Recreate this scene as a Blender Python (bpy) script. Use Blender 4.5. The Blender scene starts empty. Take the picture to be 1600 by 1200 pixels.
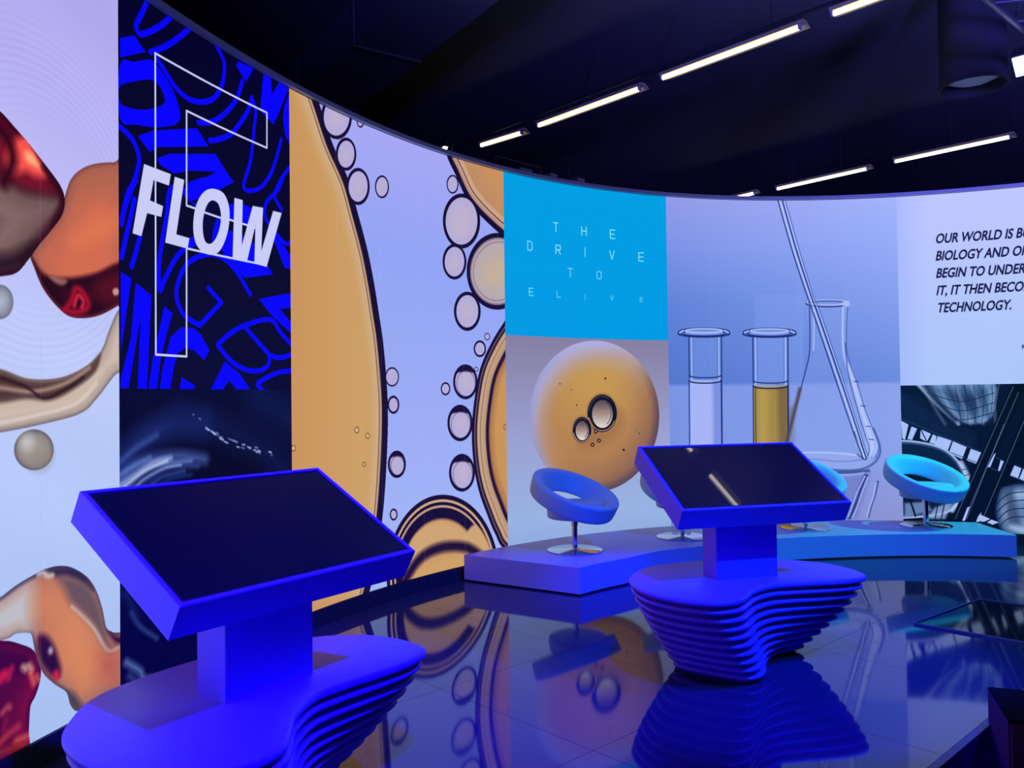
import bpy, bmesh, math, random
import numpy as np
from mathutils import Vector, Matrix

# ------------------------------------------------------------------ camera, world, exposure, lights
scene = bpy.context.scene
COL = scene.collection
EYE = 1.55
F_PX, PITCH, ROLL = 1277.372, 0.019371, -0.012763

cam_data = bpy.data.cameras.new('camera')
cam = bpy.data.objects.new('camera', cam_data)
COL.objects.link(cam)
cam_data.sensor_fit = 'HORIZONTAL'
cam_data.sensor_width = 36.0
cam_data.lens = 36.0 * F_PX / 1600.0
cam_data.clip_start = 0.05
cam.matrix_world = (Matrix.Translation((0, 0, EYE)) @ Matrix.Rotation(PITCH, 4, 'X')
                    @ Matrix.Rotation(math.pi / 2, 4, 'X') @ Matrix.Rotation(ROLL, 4, 'Z'))
scene.camera = cam

scene.view_settings.view_transform = 'Standard'
scene.view_settings.look = 'None'
scene.view_settings.exposure = 0.0
scene.view_settings.gamma = 1.0
scene.view_settings.use_curve_mapping = False

world = bpy.data.worlds.new('world')
scene.world = world
world.use_nodes = True
world.node_tree.nodes['Background'].inputs[0].default_value = (0.0015, 0.0012, 0.012, 1)
world.node_tree.nodes['Background'].inputs[1].default_value = 1.0


def spot(name, loc, target, power, color, deg, blend=0.4, size=0.06):
    d = bpy.data.lights.new(name, 'SPOT')
    d.energy = power
    d.color = color
    d.spot_size = math.radians(deg)
    d.spot_blend = blend
    d.shadow_soft_size = size
    o = bpy.data.objects.new(name, d)
    COL.objects.link(o)
    o.location = loc
    o.rotation_euler = (Vector(target) - Vector(loc)).to_track_quat('-Z', 'Y').to_euler()
    return o


BLUE = (0.004, 0.0, 1.0)
spot('blue_spot_near', (0.36, 0.9, 4.5), (-0.9, 3.05, 0.6), 4600, BLUE, 40)
spot('blue_spot_near_side', (2.0, 3.25, 4.5), (-0.8, 3.0, 0.6), 2200, BLUE, 40)
spot('blue_spot_far', (1.41, 2.75, 4.5), (1.4, 4.75, 0.6), 2600, BLUE, 40)
spot('blue_spot_far_side', (4.1, 3.4, 4.5), (1.4, 4.85, 0.6), 2600, BLUE, 38)
spot('blue_spot_stage', (3.0, 2.0, 4.6), (1.6, 7.2, 0.2), 1800, (0.0, 0.11, 1.0), 62, 0.7)
spot('blue_fill_right', (6.8, 2.6, 4.4), (4.2, 7.8, 0.1), 1300, (0.0, 0.2, 1.0), 34, 0.6)  # added lamp without a fixture, fills the platform's right front with blue
spot('cyan_spot', (6.5, 7.5, 4.2), (4.0, 8.3, 0.5), 850, (0.0, 1.0, 0.62), 38, 0.6)
spot('added_ceiling_fill', (1.5, -3.2, 3.0), (2.3, 5.0, 9.6), 6500, (0.12, 0.10, 1.0), 76, 0.6, 0.4)  # added lamp without a fixture, only brightens the ceiling
spot('added_ceiling_fill_far', (5.5, -2.5, 3.2), (6.8, 10.0, 8.2), 9000, (0.14, 0.14, 1.0), 56, 0.6, 1.6)  # another added lamp, for the far right part of the ceiling
spot('blue_fill_left', (-2.6, -1.4, 2.4), (-0.9, 3.0, 0.5), 800, BLUE, 34, 0.8, 0.5)  # added lamp, lifts the blue on the nearer console's left side
spot('blue_fill_wall', (-2.3, 5.0, 5.0), (-0.4, 3.2, 0.2), 1300, BLUE, 60, 0.8, 0.1)  # added lamp high by the video wall, brightens the shaded console bases


# ------------------------------------------------------------------ helpers
def material(name, color=(0.8, 0.8, 0.8), rough=0.5, metal=0.0, spec=0.5, noise=0.0, scale=30.0,
             emit=None, strength=0.0, coat=0.0):
    m = bpy.data.materials.new(name)
    m.use_nodes = True
    nt = m.node_tree
    b = nt.nodes['Principled BSDF']
    b.inputs['Base Color'].default_value = (*color, 1)
    b.inputs['Roughness'].default_value = rough
    b.inputs['Metallic'].default_value = metal
    b.inputs['Specular IOR Level'].default_value = spec
    b.inputs['Coat Weight'].default_value = coat
    if noise:
        tc = nt.nodes.new('ShaderNodeTexCoord')
        n = nt.nodes.new('ShaderNodeTexNoise')
        n.inputs['Scale'].default_value = scale
        n.inputs['Detail'].default_value = 4
        r = nt.nodes.new('ShaderNodeMapRange')
        r.inputs['To Min'].default_value = max(0.0, rough - noise)
        r.inputs['To Max'].default_value = min(1.0, rough + noise)
        nt.links.new(tc.outputs['Object'], n.inputs['Vector'])
        nt.links.new(n.outputs['Fac'], r.inputs['Value'])
        nt.links.new(r.outputs['Result'], b.inputs['Roughness'])
    if emit:
        b.inputs['Emission Color'].default_value = (*emit, 1)
        b.inputs['Emission Strength'].default_value = strength
    return m


def obj(name, bm, mat, parent=None, smooth=None, loc=None):
    me = bpy.data.meshes.new(name)
    bmesh.ops.recalc_face_normals(bm, faces=bm.faces)
    bm.to_mesh(me)
    bm.free()
    o = bpy.data.objects.new(name, me)
    COL.objects.link(o)
    if mat:
        me.materials.append(mat)
    if parent:
        o.parent = parent
    if loc:
        o.location = loc
    if smooth is not None:
        for p in me.polygons:
            p.use_smooth = True
        try:
            me.set_sharp_from_angle(angle=math.radians(smooth))
        except Exception:
            pass
    return o


def tag(o, label=None, cat=None, group=None, kind=None):
    if label: o['label'] = label
    if cat: o['category'] = cat
    if group: o['group'] = group
    if kind: o['kind'] = kind
    return o


def thing(name, label, cat, loc=(0, 0, 0), rz=0.0, group=None):
    o = bpy.data.objects.new(name, None)
    COL.objects.link(o)
    o.location = loc
    o.rotation_euler = (0, 0, rz)
    o.empty_display_size = 0.1
    return tag(o, label, cat, group)


def add_box(bm, c, size, M=None, bevel=0.0, seg=2):
    r = bmesh.ops.create_cube(bm, size=1.0)
    vs = r['verts']
    for v in vs:
        v.co = Vector((v.co.x * size[0] + c[0], v.co.y * size[1] + c[1], v.co.z * size[2] + c[2]))
    if bevel:
        es = list({e for v in vs for e in v.link_edges})
        rb = bmesh.ops.bevel(bm, geom=es, offset=bevel, segments=seg, profile=0.5, affect='EDGES')
        vs = list({v for f in rb['faces'] for v in f.verts} | {v for v in vs if v.is_valid})
    if M is not None:
        for v in vs:
            v.co = M @ v.co
    return vs


def add_lathe(bm, prof, n=40, M=None, cap=True):
    rings = []
    for (r, z) in prof:
        ring = []
        for k in range(n):
            a = 2 * math.pi * k / n
            co = Vector((r * math.cos(a), r * math.sin(a), z))
            ring.append(bm.verts.new(M @ co if M is not None else co))
        rings.append(ring)
    for a, b in zip(rings[:-1], rings[1:]):
        for k in range(n):
            bm.faces.new((a[k], a[(k + 1) % n], b[(k + 1) % n], b[k]))
    if cap:
        bm.faces.new(list(reversed(rings[0])))
        bm.faces.new(rings[-1])


def add_tube(bm, p, q, r, n=10):
    p, q = Vector(p), Vector(q)
    d = q - p
    M = Matrix.Translation(p) @ d.to_track_quat('Z', 'Y').to_matrix().to_4x4()
    add_lathe(bm, [(r, 0), (r, d.length)], n, M)


def add_loops(bm, loops, cap=True):
    """closed loops of equal point count, bottom to top, joined by quads"""
    rings = [[bm.verts.new(Vector(c)) for c in lp] for lp in loops]
    n = len(rings[0])
    for a, b in zip(rings[:-1], rings[1:]):
        for k in range(n):
            bm.faces.new((a[k], a[(k + 1) % n], b[(k + 1) % n], b[k]))
    if cap:
        bm.faces.new(list(reversed(rings[0])))
        bm.faces.new(rings[-1])


def copy_tree(o, parent=None):
    c = o.copy()
    COL.objects.link(c)
    if parent:
        c.parent = parent
    for ch in list(o.children):
        copy_tree(ch, c)
    return c


def spline(pts, closed=True, n=8):
    P = np.asarray(pts, float)
    N = len(P)
    out = []
    rng = range(N) if closed else range(N - 1)
    for i in rng:
        if closed:
            a, b, c, d = P[(i - 1) % N], P[i], P[(i + 1) % N], P[(i + 2) % N]
        else:
            a, b, c, d = P[max(i - 1, 0)], P[i], P[i + 1], P[min(i + 2, N - 1)]
        for k in range(n):
            t = k / n
            out.append(0.5 * ((2 * b) + (c - a) * t + (2 * a - 5 * b + 4 * c - d) * t * t + (-a + 3 * b - 3 * c + d) * t ** 3))
    if not closed:
        out.append(P[-1])
    return np.array(out)


# ------------------------------------------------------------------ plan of the curved video wall
CX, CY = 3.52145, 2.62562
WALL_TOP, WALL_BOT = 3.6668, 0.1126


def wall_radius(th):
    return (5.97126 + 0.052373 * np.cos(2 * th) + 0.059045 * np.sin(2 * th)
            + 0.1426 * np.cos(3 * th) - 0.19847 * np.sin(3 * th))


def wall_xy(th):
    r = wall_radius(th)
    return np.stack([CX + r * np.sin(th), CY + r * np.cos(th)], -1)


_TH = np.linspace(math.radians(-118), math.radians(52), 1701)
_XY = wall_xy(_TH)
_S = np.concatenate([[0], np.cumsum(np.hypot(*np.diff(_XY, axis=0).T))])


def view_dir(xy):
    xy = np.atleast_2d(np.asarray(xy, float))
    u = (xy[:, 0] - 800) / F_PX
    v = -(xy[:, 1] - 600) / F_PX
    c, s = math.cos(ROLL), math.sin(ROLL)
    x, z = c * u - s * v, s * u + c * v
    c, s = math.cos(PITCH), math.sin(PITCH)
    return np.stack([x, c - s * z, s + c * z], 1)


def W(xy):
    """where a sight line from the standing point meets the video wall: (length along the wall, height)"""
    d = view_dir(xy)
    t = np.full(len(d), 6.0)
    for _ in range(60):
        X, Y = t * d[:, 0] - CX, t * d[:, 1] - CY
        th, rr = np.arctan2(X, Y), np.hypot(X, Y)
        nr = X * d[:, 0] + Y * d[:, 1]
        t = t + (wall_radius(th) - rr) * rr / np.maximum(nr, 0.25 * rr)
    th = np.arctan2(t * d[:, 0] - CX, t * d[:, 1] - CY)
    return np.stack([np.interp(th, _TH, _S) - S0, EYE + t * d[:, 2]], 1)


S0 = 0.0
S0 = float(W([(186, 500)])[0, 0])


def s_to_xy(s):
    th = np.interp(np.asarray(s) + S0, _S, _TH)
    return wall_xy(th), th


def s_normal(s):
    """unit normal towards the room"""
    a, _ = s_to_xy(np.asarray(s) - 0.02)
    b, _ = s_to_xy(np.asarray(s) + 0.02)
    d = b - a
    d = d / np.linalg.norm(d, axis=-1, keepdims=True)
    return np.stack([d[..., 1], -d[..., 0]], -1)


def at_depth(px, py, z):
    d = view_dir([(px, py)])[0]
    t = (z - EYE) / d[2]
    return Vector((t * d[0], t * d[1], z))
# ------------------------------------------------------------------ pictures shown on the LED panels
def srgb(r, g, b):
    return np.array([r, g, b], np.float32) / 255.0


class Canvas:
    def __init__(self, s0, s1, z0, z1, ppm, base):
        self.s0, self.s1, self.z0, self.z1, self.ppm = s0, s1, z0, z1, ppm
        self.w, self.h = int(round((s1 - s0) * ppm)), int(round((z1 - z0) * ppm))
        self.S = np.broadcast_to((s0 + (np.arange(self.w) + 0.5) / ppm).astype(np.float32), (self.h, self.w))
        self.Z = np.broadcast_to((z0 + (np.arange(self.h) + 0.5) / ppm).astype(np.float32)[:, None], (self.h, self.w))
        self.img = np.empty((self.h, self.w, 3), np.float32)
        self.img[:] = base
        self.mask = None

    def win(self, P, m):
        a = int(max(0, math.floor((P[:, 0].min() - m - self.s0) * self.ppm)))
        b = int(min(self.w, math.ceil((P[:, 0].max() + m - self.s0) * self.ppm)))
        c = int(max(0, math.floor((P[:, 1].min() - m - self.z0) * self.ppm)))
        d = int(min(self.h, math.ceil((P[:, 1].max() + m - self.z0) * self.ppm)))
        return (slice(c, d), slice(a, b)) if b > a and d > c else None

    def dist(self, P, win, closed):
        S, Z = self.S[win], self.Z[win]
        d2 = np.full(S.shape, 1e9, np.float32)
        ins = np.zeros(S.shape, bool)
        N = len(P)
        for i in range(N if closed else N - 1):
            a, b = P[i], P[(i + 1) % N]
            ex, ez = float(b[0] - a[0]), float(b[1] - a[1])
            px, pz = S - np.float32(a[0]), Z - np.float32(a[1])
            q = ex * ex + ez * ez
            if q < 1e-12:
                continue
            t = np.clip((px * ex + pz * ez) / q, 0, 1)
            dx, dz = px - t * ex, pz - t * ez
            np.minimum(d2, dx * dx + dz * dz, out=d2)
            if closed:
                up = (Z >= a[1]) != (Z >= b[1])
                if abs(ez) > 1e-9:
                    ins ^= up & (px < ex * pz / ez)
        d = np.sqrt(d2)
        if closed:
            d = np.where(ins, -d, d)
        return d

    def put(self, win, alpha, color):
        v = self.img[win]
        if self.mask is not None:
            alpha = alpha * self.mask[win]
        if callable(color):
            color = color(self.S[win], self.Z[win])
        v += np.clip(alpha, 0, 1)[..., None] * (color - v)

    def clip(self, P=None):
        """keep what follows inside the outline P"""
        self.mask = None
        if P is not None:
            w = self.win(P, .01)
            self.mask = np.zeros((self.h, self.w), np.float32)
            if w:
                self.mask[w] = np.clip(0.5 - self.dist(P, w, True) * self.ppm, 0, 1)

    def area(self, P, color, soft=None, alpha=1.0, grow=0.0, shade=None):
        """filled closed outline; shade(sd) -> list of (depth, color) ramps by distance from the outline"""
        soft = soft or 1.0 / self.ppm
        w = self.win(P, soft + grow + 0.005)
        if not w:
            return
        sd = self.dist(P, w, True) - grow
        a = np.clip(0.5 - sd / soft, 0, 1) * alpha
        if shade:
            xs = [x for x, _ in shade]
            cs = np.array([c for _, c in shade])
            col = np.stack([np.interp(-sd, xs, cs[:, k]) for k in range(3)], -1).astype(np.float32)
            self.put(w, a, col)
        else:
            self.put(w, a, color)

    def line(self, P, width, color, soft=None, alpha=1.0, closed=False, taper=None):
        soft = soft or 1.0 / self.ppm
        w = self.win(P, width / 2 + soft + 0.005)
        if not w:
            return
        d = np.abs(self.dist(P, w, closed)) - width / 2
        self.put(w, np.clip(0.5 - d / soft, 0, 1) * alpha, color)

    def grad(self, stops, axis='z'):
        g = self.Z if axis == 'z' else self.S
        xs = [x for x, _ in stops]
        cs = np.array([c for _, c in stops])
        self.img[:] = np.stack([np.interp(g, xs, cs[:, k]) for k in range(3)], -1)

    def image(self, name):
        im = bpy.data.images.new(name, self.w, self.h, alpha=False, float_buffer=False)
        im.colorspace_settings.name = 'sRGB'
        px = np.ones((self.h, self.w, 4), np.float32)
        px[..., :3] = np.clip(self.img, 0, 1)
        im.pixels.foreach_set(px.ravel())
        im.update()
        im.pack()
        return im


def zat(y, x):
    return float(W([(x, y)])[0, 1])


def sat(x, y=620):
    return float(W([(x, y)])[0, 0])


def pl(pts, o=(0, 0), k=1.0):
    return W([(o[0] + p[0] / k, o[1] + p[1] / k) for p in pts])


def curve(pts, o=(0, 0), k=1.0, closed=True, n=6):
    return W(spline([(o[0] + p[0] / k, o[1] + p[1] / k) for p in pts], closed, n))


def oval(c, rx, ry, n=48, rot=0.0, a0=0, a1=360):
    t = np.radians(np.linspace(a0, a1, n, endpoint=(a1 - a0) < 360))
    x, y = rx * np.cos(t), ry * np.sin(t)
    r = math.radians(rot)
    return W(np.stack([c[0] + x * math.cos(r) - y * math.sin(r), c[1] + x * math.sin(r) + y * math.cos(r)], 1))


SEAM = [0.0, sat(454.5, 500), sat(790, 560), sat(1044.5, 560), sat(1406, 560)]
S_LEFT, S_RIGHT = SEAM[0] - 2.6, SEAM[4] + 3.6
Z_FLOW, Z_CYAN, Z_TEXT = zat(608.5, 320), zat(529, 917), zat(601, 1500)
ART = {}

# ---- red and amber liquid shapes on pale lavender
c = Canvas(S_LEFT, SEAM[0], WALL_BOT, WALL_TOP, 300, srgb(190, 190, 246))
zz = lambda y: zat(y, 90)
c.grad([(zz(1180), srgb(166, 192, 236)), (zz(800), srgb(180, 200, 242)), (zz(560), srgb(190, 202, 250)),
        (zz(300), srgb(188, 186, 246)), (zz(-60), srgb(176, 166, 236))])
g = np.sin((c.S * 0.6 + c.Z) * 9.0)[..., None] * 0.006
c.img += g.astype(np.float32)
mo = np.hypot(c.S - float(sat(60)), c.Z - float(zz(330)))          # faint moire rings of the diode grid
c.img += (np.exp(-((mo - 0.62) / 0.22) ** 2) * np.sin(mo * 190) * 0.012)[..., None] * srgb(255, 255, 120)
# tan ribbon
P = curve([(-70, 560), (0, 577), (45, 592), (95, 590), (135, 572), (158, 548), (172, 512), (186, 484), (196, 500), (196, 570),
           (178, 588), (152, 622), (126, 646), (70, 662), (0, 676), (-70, 684)])
c.area(P, None, shade=[(0, srgb(120, 105, 110)), (.02, srgb(176, 160, 150)), (.07, srgb(206, 186, 172)), (.2, srgb(188, 166, 152))])
P = curve([(-60, 570), (0, 578), (45, 594), (95, 592), (136, 573), (157, 552), (150, 580), (120, 606), (80, 626), (40, 624), (0, 630), (-60, 632)])
c.area(P, None, soft=.02, shade=[(0, srgb(104, 78, 74)), (.03, srgb(78, 52, 52)), (.1, srgb(96, 64, 60))])
c.line(curve([(-60, 604), (0, 606), (50, 612), (100, 600), (140, 575)], closed=False), .016, srgb(172, 140, 126), soft=.02)
c.line(curve([(0, 590), (40, 604), (70, 622), (110, 604), (130, 590)], closed=False), .012, srgb(40, 22, 26), soft=.015)
c.line(curve([(-60, 668), (0, 661), (70, 646), (120, 630), (150, 600)], closed=False), .014, srgb(222, 206, 196), soft=.02)
# small sphere at the left border
c.area(oval((0, 472), 21, 27), None, shade=[(0, srgb(112, 112, 134)), (.03, srgb(150, 155, 176)), (.08, srgb(186, 192, 212))])
# orange drop
P = curve([(98, 318), (110, 282), (128, 264), (150, 256), (178, 254), (200, 258), (200, 470), (184, 478), (160, 491), (136, 497),
           (110, 495), (90, 480), (68, 452), (54, 420), (48, 396), (66, 366), (88, 338)])
c.area(P, None, shade=[(0, srgb(96, 52, 54)), (.02, srgb(160, 92, 78)), (.06, srgb(192, 102, 80)), (.18, srgb(210, 108, 78))])
c.clip(P)
c.area(curve([(112, 300), (130, 268), (170, 258), (196, 262), (190, 300), (150, 306)]), srgb(170, 98, 76), soft=.16, alpha=.75)
c.area(curve([(120, 360), (196, 330), (196, 356), (140, 380), (110, 384)]), srgb(236, 126, 78), soft=.1, alpha=.5)
P = curve([(50, 402), (70, 428), (106, 434), (150, 426), (180, 412), (200, 410), (200, 470), (184, 477), (160, 490), (136, 496),
           (110, 494), (90, 479), (68, 451), (56, 424)])
c.area(P, None, soft=.025, shade=[(0, srgb(70, 14, 30)), (.025, srgb(34, 4, 18)), (.12, srgb(66, 6, 26))])
c.area(curve([(78, 432), (104, 438), (98, 446), (86, 442)]), srgb(190, 130, 128), soft=.02, alpha=.7)
c.line(curve([(100, 486), (112, 470), (118, 452), (128, 456), (138, 474), (132, 484), (116, 488), (104, 484)], closed=False), .028, srgb(170, 14, 44), soft=.03)
c.line(curve([(116, 478), (122, 462), (130, 470), (128, 480)], closed=False), .014, srgb(240, 40, 66), soft=.02)
c.area(curve([(150, 440), (196, 425), (196, 462), (166, 476)]), srgb(96, 10, 30), soft=.08, alpha=.7)
c.area(oval((181, 456), 5, 6), srgb(196, 150, 140), soft=.015)
c.clip()
# red and taupe drop at the border
P = curve([(-70, 130), (-20, 160), (2, 176), (22, 198), (46, 226), (74, 262), (94, 290), (101, 312), (97, 336), (80, 360), (60, 384),
           (44, 406), (26, 426), (0, 432), (-70, 440)])
c.area(P, None, shade=[(0, srgb(40, 0, 18)), (.03, srgb(86, 6, 30)), (.1, srgb(120, 16, 36)), (.3, srgb(96, 10, 32))])
c.clip(P)
P = curve([(-70, 262), (0, 272), (34, 292), (70, 300), (94, 306), (97, 330), (78, 356), (56, 382), (38, 408), (20, 424), (-70, 430)])
c.area(P, None, soft=.06, shade=[(0, srgb(64, 34, 40)), (.05, srgb(112, 84, 84)), (.14, srgb(132, 104, 100)), (.3, srgb(80, 62, 72))])
c.area(curve([(20, 222), (42, 214), (58, 244), (72, 274), (56, 276), (40, 268), (16, 272), (8, 246)]), srgb(250, 84, 74), soft=.045)
c.area(curve([(40, 236), (52, 242), (62, 262), (50, 258), (40, 250)]), srgb(255, 170, 120), soft=.03)
c.line(curve([(-10, 196), (10, 214), (20, 250), (6, 286)], closed=False), .05, srgb(52, 0, 20), soft=.05)
c.line(curve([(70, 262), (92, 296), (98, 320), (84, 352)], closed=False), .03, srgb(44, 6, 20), soft=.04)
c.area(curve([(-60, 400), (10, 396), (50, 380), (60, 388), (30, 420), (-60, 434)]), srgb(30, 10, 22), soft=.06, alpha=.8)
c.clip()
# sphere under the ribbon
c.area(oval((53, 703), 31, 32), None, shade=[(0, srgb(96, 90, 84)), (.02, srgb(140, 134, 124)), (.06, srgb(166, 160, 150)), (.12, srgb(186, 180, 168))])
c.area(oval((62, 712), 18, 20), srgb(140, 128, 104), soft=.08, alpha=.6)
c.area(oval((42, 690), 11, 12), srgb(206, 206, 204), soft=.05, alpha=.7)
# maroon drop low down
P = curve([(-60, 995), (0, 1001), (16, 1002), (33, 1007), (48, 1013), (56, 1022), (62, 1038), (64, 1052), (61, 1070), (55, 1088),
           (48, 1102), (46, 1122), (45, 1145), (45, 1175), (20, 1230), (-60, 1240)])
c.area(P, None, shade=[(0, srgb(70, 4, 26)), (.03, srgb(116, 10, 34)), (.12, srgb(84, 8, 30)), (.3, srgb(66, 4, 26))])
c.clip(P)
c.area(curve([(-10, 1010), (30, 1014), (48, 1024), (42, 1050), (20, 1052), (-10, 1046)]), srgb(52, 2, 22), soft=.06, alpha=.8)
for q, w_, cc in (([(0, 1058), (6, 1052), (2, 1062)], .03, (220, 26, 60)), ([(10, 1056), (18, 1044), (13, 1060)], .02, (214, 30, 62)),
                  ([(36, 1042), (40, 1046), (39, 1042)], .02, (226, 190, 166)), ([(46, 1040), (49, 1046)], .02, (220, 190, 170)),
                  ([(48, 1052), (52, 1064), (53, 1068)], .022, (236, 104, 72)), ([(58, 1056), (61, 1062)], .012, (236, 120, 84)),
                  ([(4, 1114), (12, 1104), (15, 1106)], .018, (206, 84, 84)), ([(0, 1160), (14, 1146), (28, 1136)], .03, (178, 50, 44)),
                  ([(26, 1158), (36, 1154), (44, 1150)], .03, (214, 84, 66)), ([(0, 1176), (20, 1168), (44, 1160)], .03, (140, 34, 44)),
                  ([(6, 1140), (10, 1124)], .02, (140, 20, 50))):
    c.line(curve(q, closed=False), w_, srgb(*cc), soft=.03, alpha=.85)
c.clip()
# big amber wave low down
P = curve([(-60, 975), (0, 934), (25, 915), (50, 900), (72, 889), (92, 884.5), (112, 887), (135, 901), (150, 922), (160, 952), (166, 980),
           (176, 988), (196, 996), (196, 1066), (172, 1082), (150, 1094), (135, 1103), (120, 1111), (110, 1101), (104, 1082), (87, 1070),
           (70, 1055), (59, 1035), (54, 1014), (50, 994), (45, 989), (25, 990), (5, 1000), (-60, 1010)])
amb = [(0, srgb(84, 62, 58)), (.02, srgb(168, 112, 84)), (.07, srgb(196, 122, 74)), (.16, srgb(206, 128, 76))]
c.area(P, None, shade=amb)
c.clip(P)
c.area(curve([(-70, 980), (0, 940), (26, 922), (46, 912), (50, 940), (46, 985), (24, 988), (0, 998), (-70, 1006)]), srgb(190, 192, 196), soft=.12, alpha=.95)
c.area(curve([(90, 902), (114, 902), (138, 914), (152, 938), (162, 968), (170, 1000), (178, 1012), (172, 1018), (160, 1004), (148, 982),
              (128, 962), (112, 944), (100, 920)]), srgb(104, 82, 72), soft=.06)
c.line(curve([(-60, 965), (0, 931), (25, 913), (50, 898), (74, 888), (94, 886), (114, 890), (134, 902)], closed=False), .03, srgb(60, 56, 70), soft=.03)
c.area(curve([(80, 890), (112, 888), (134, 901), (146, 922), (128, 908), (104, 899), (84, 900)]), srgb(46, 38, 42), soft=.03)
c.line(curve([(60, 897), (68, 895), (74, 900), (82, 899)], closed=False), .02, srgb(196, 184, 176), soft=.02)
c.line(curve([(112, 948), (130, 964), (148, 984), (160, 1005), (168, 1016), (178, 1016), (188, 1008)], closed=False), .013, srgb(196, 188, 190), soft=.02)
c.area(curve([(168, 982), (178, 992), (196, 998), (196, 1006), (180, 1004)]), srgb(40, 10, 26), soft=.03)
c.area(curve([(150, 1020), (186, 1020), (186, 1070), (160, 1060), (146, 1030)]), srgb(176, 84, 62), soft=.12, alpha=.7)
c.area(curve([(110, 960), (136, 985), (150, 1030), (130, 1070), (104, 1050), (98, 1000)]), srgb(216, 134, 74), soft=.12, alpha=.8)
c.area(curve([(104, 1082), (116, 1084), (126, 1098), (130, 1106), (119, 1111), (110, 1102)]), srgb(70, 64, 58), soft=.04)
P = curve([(60, 992), (73, 992), (84, 1006), (91, 1024), (96, 1044), (94, 1058), (86, 1061), (72, 1050), (62, 1034), (57, 1012)])
c.area(P, None, soft=.03, shade=[(0, srgb(96, 40, 40)), (.03, srgb(40, 10, 24)), (.1, srgb(58, 14, 30))])
c.area(oval((88, 1054), 4, 7), srgb(236, 30, 52), soft=.03)
c.area(oval((79, 1017), 3, 5), srgb(196, 190, 214), soft=.025)
c.clip()
for sx in (-0.5, -1.0, -1.5, -2.0):                                  # module seams
    c.line(np.array([[sx, 0], [sx, 4]]), .006, srgb(160, 165, 220), alpha=.12)
ART['liquid'] = c

# ---- FLOW lettering over interlocking blue letterforms
c = Canvas(SEAM[0], SEAM[1], Z_FLOW, WALL_TOP, 400, srgb(3, 3, 40))
c.grad([(Z_FLOW, srgb(5, 6, 52)), (2.6, srgb(3, 3, 38)), (WALL_TOP, srgb(2, 0, 40))])
A, B = ((190, 0), 4.0), ((190, 280), 3.53)
bl = srgb(4, 0, 252)
mw = .032


def fl(ref, pts, smooth=False):
    c.area(curve(pts, *ref) if smooth else pl(pts, *ref), bl)


def stk(ref, pts, w_=mw):
    c.line(curve(pts, *ref, closed=False), w_, bl)


stk(A, [(170, -40), (150, 30), (120, 95), (90, 165), (115, 212), (165, 202), (220, 175), (270, 140), (330, 80)])
stk(A, [(440, 165), (350, 240), (280, 285), (215, 315), (180, 325)])
fl(A, [(-10, 236), (80, 220), (150, 325), (-10, 360)])
P = curve([(-10, 402), (80, 385), (180, 372), (240, 430), (310, 540), (350, 640), (368, 720), (350, 770), (290, 790), (200, 795), (100, 780), (-10, 742)], *A)
c.area(P, bl)
c.area(curve([(-10, 540), (80, 510), (170, 497), (230, 530), (265, 600), (265, 645), (220, 670), (140, 685), (60, 675), (-10, 640)], *A), srgb(3, 3, 40))
stk(A, [(590, 285), (635, 370), (642, 440), (628, 530), (590, 600), (540, 632), (480, 636), (420, 618), (350, 560), (300, 490), (250, 410), (215, 362)])
fl(A, [(725, 380), (825, 428), (778, 512), (715, 412)])
stk(A, [(755, 505), (730, 590), (690, 660), (620, 730), (550, 765), (480, 765)])
stk(A, [(815, 610), (790, 690), (740, 770), (680, 840), (600, 872), (550, 878)])
stk(A, [(815, 610), (838, 690), (828, 800), (820, 900), (800, 1030), (762, 1162), (800, 1192), (870, 1170), (930, 1090), (970, 980), (998, 870)], .028)
fl(A, [(885, 460), (935, 470), (938, 590), (990, 500), (1060, 520), (950, 780), (865, 690)])
fl(A, [(1070, 560), (1040, 600), (1015, 670), (1008, 740), (1020, 840), (1070, 950)])
fl(A, [(100, 850), (200, 815), (470, 800), (545, 915), (230, 920), (175, 950)])
fl(A, [(220, 990), (300, 960), (585, 960), (700, 1140), (600, 1175), (400, 1235), (370, 1190), (590, 1075), (430, 1065), (330, 1085), (240, 1030)])
stk(A, [(-20, 785), (60, 860), (102, 950), (108, 1020), (80, 1130), (40, 1210), (10, 1330), (0, 1400)])
stk(A, [(1070, 1020), (1010, 1100), (965, 1190), (960, 1240), (1000, 1310)], .028)
stk(B, [(80, 0), (52, 60), (20, 150), (0, 230)])
stk(B, [(70, 110), (50, 210), (22, 330), (0, 430)])
stk(B, [(102, 310), (80, 400), (55, 480)])
stk(B, [(300, 40), (262, 72), (248, 200), (225, 330), (206, 480), (210, 612), (235, 560), (290, 450), (340, 390), (420, 330)])
fl(B, [(365, 20), (440, -10), (600, -10), (620, 15), (520, 70), (430, 110), (370, 120)])
fl(B, [(350, 90), (400, 130), (470, 160), (560, 140), (660, 130), (720, 160), (735, 262), (640, 240), (540, 220), (440, 190)])
fl(B, [(370, 330), (430, 300), (480, 300), (480, 330), (420, 360), (370, 390)])
fl(B, [(520, 260), (620, 290), (720, 340), (835, 525), (680, 545), (570, 440), (540, 340)])
stk(B, [(710, 635), (640, 520), (580, 450), (510, 415), (430, 425), (360, 470), (315, 560), (303, 650), (335, 735), (385, 780), (432, 805)])
c.line(pl([(432, 805), (550, 680), (478, 600)], *B), mw, bl)
stk(B, [(530, 912), (600, 850), (690, 802), (820, 775), (880, 850), (945, 920)])
stk(B, [(530, 915), (600, 1000), (680, 1048), (750, 1057), (805, 1030), (815, 975), (780, 930), (685, 820)])
stk(B, [(820, 970), (870, 985), (945, 965)])
fl(B, [(755, 660), (945, 625), (945, 712), (872, 715), (945, 800), (945, 860), (830, 755)])
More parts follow.
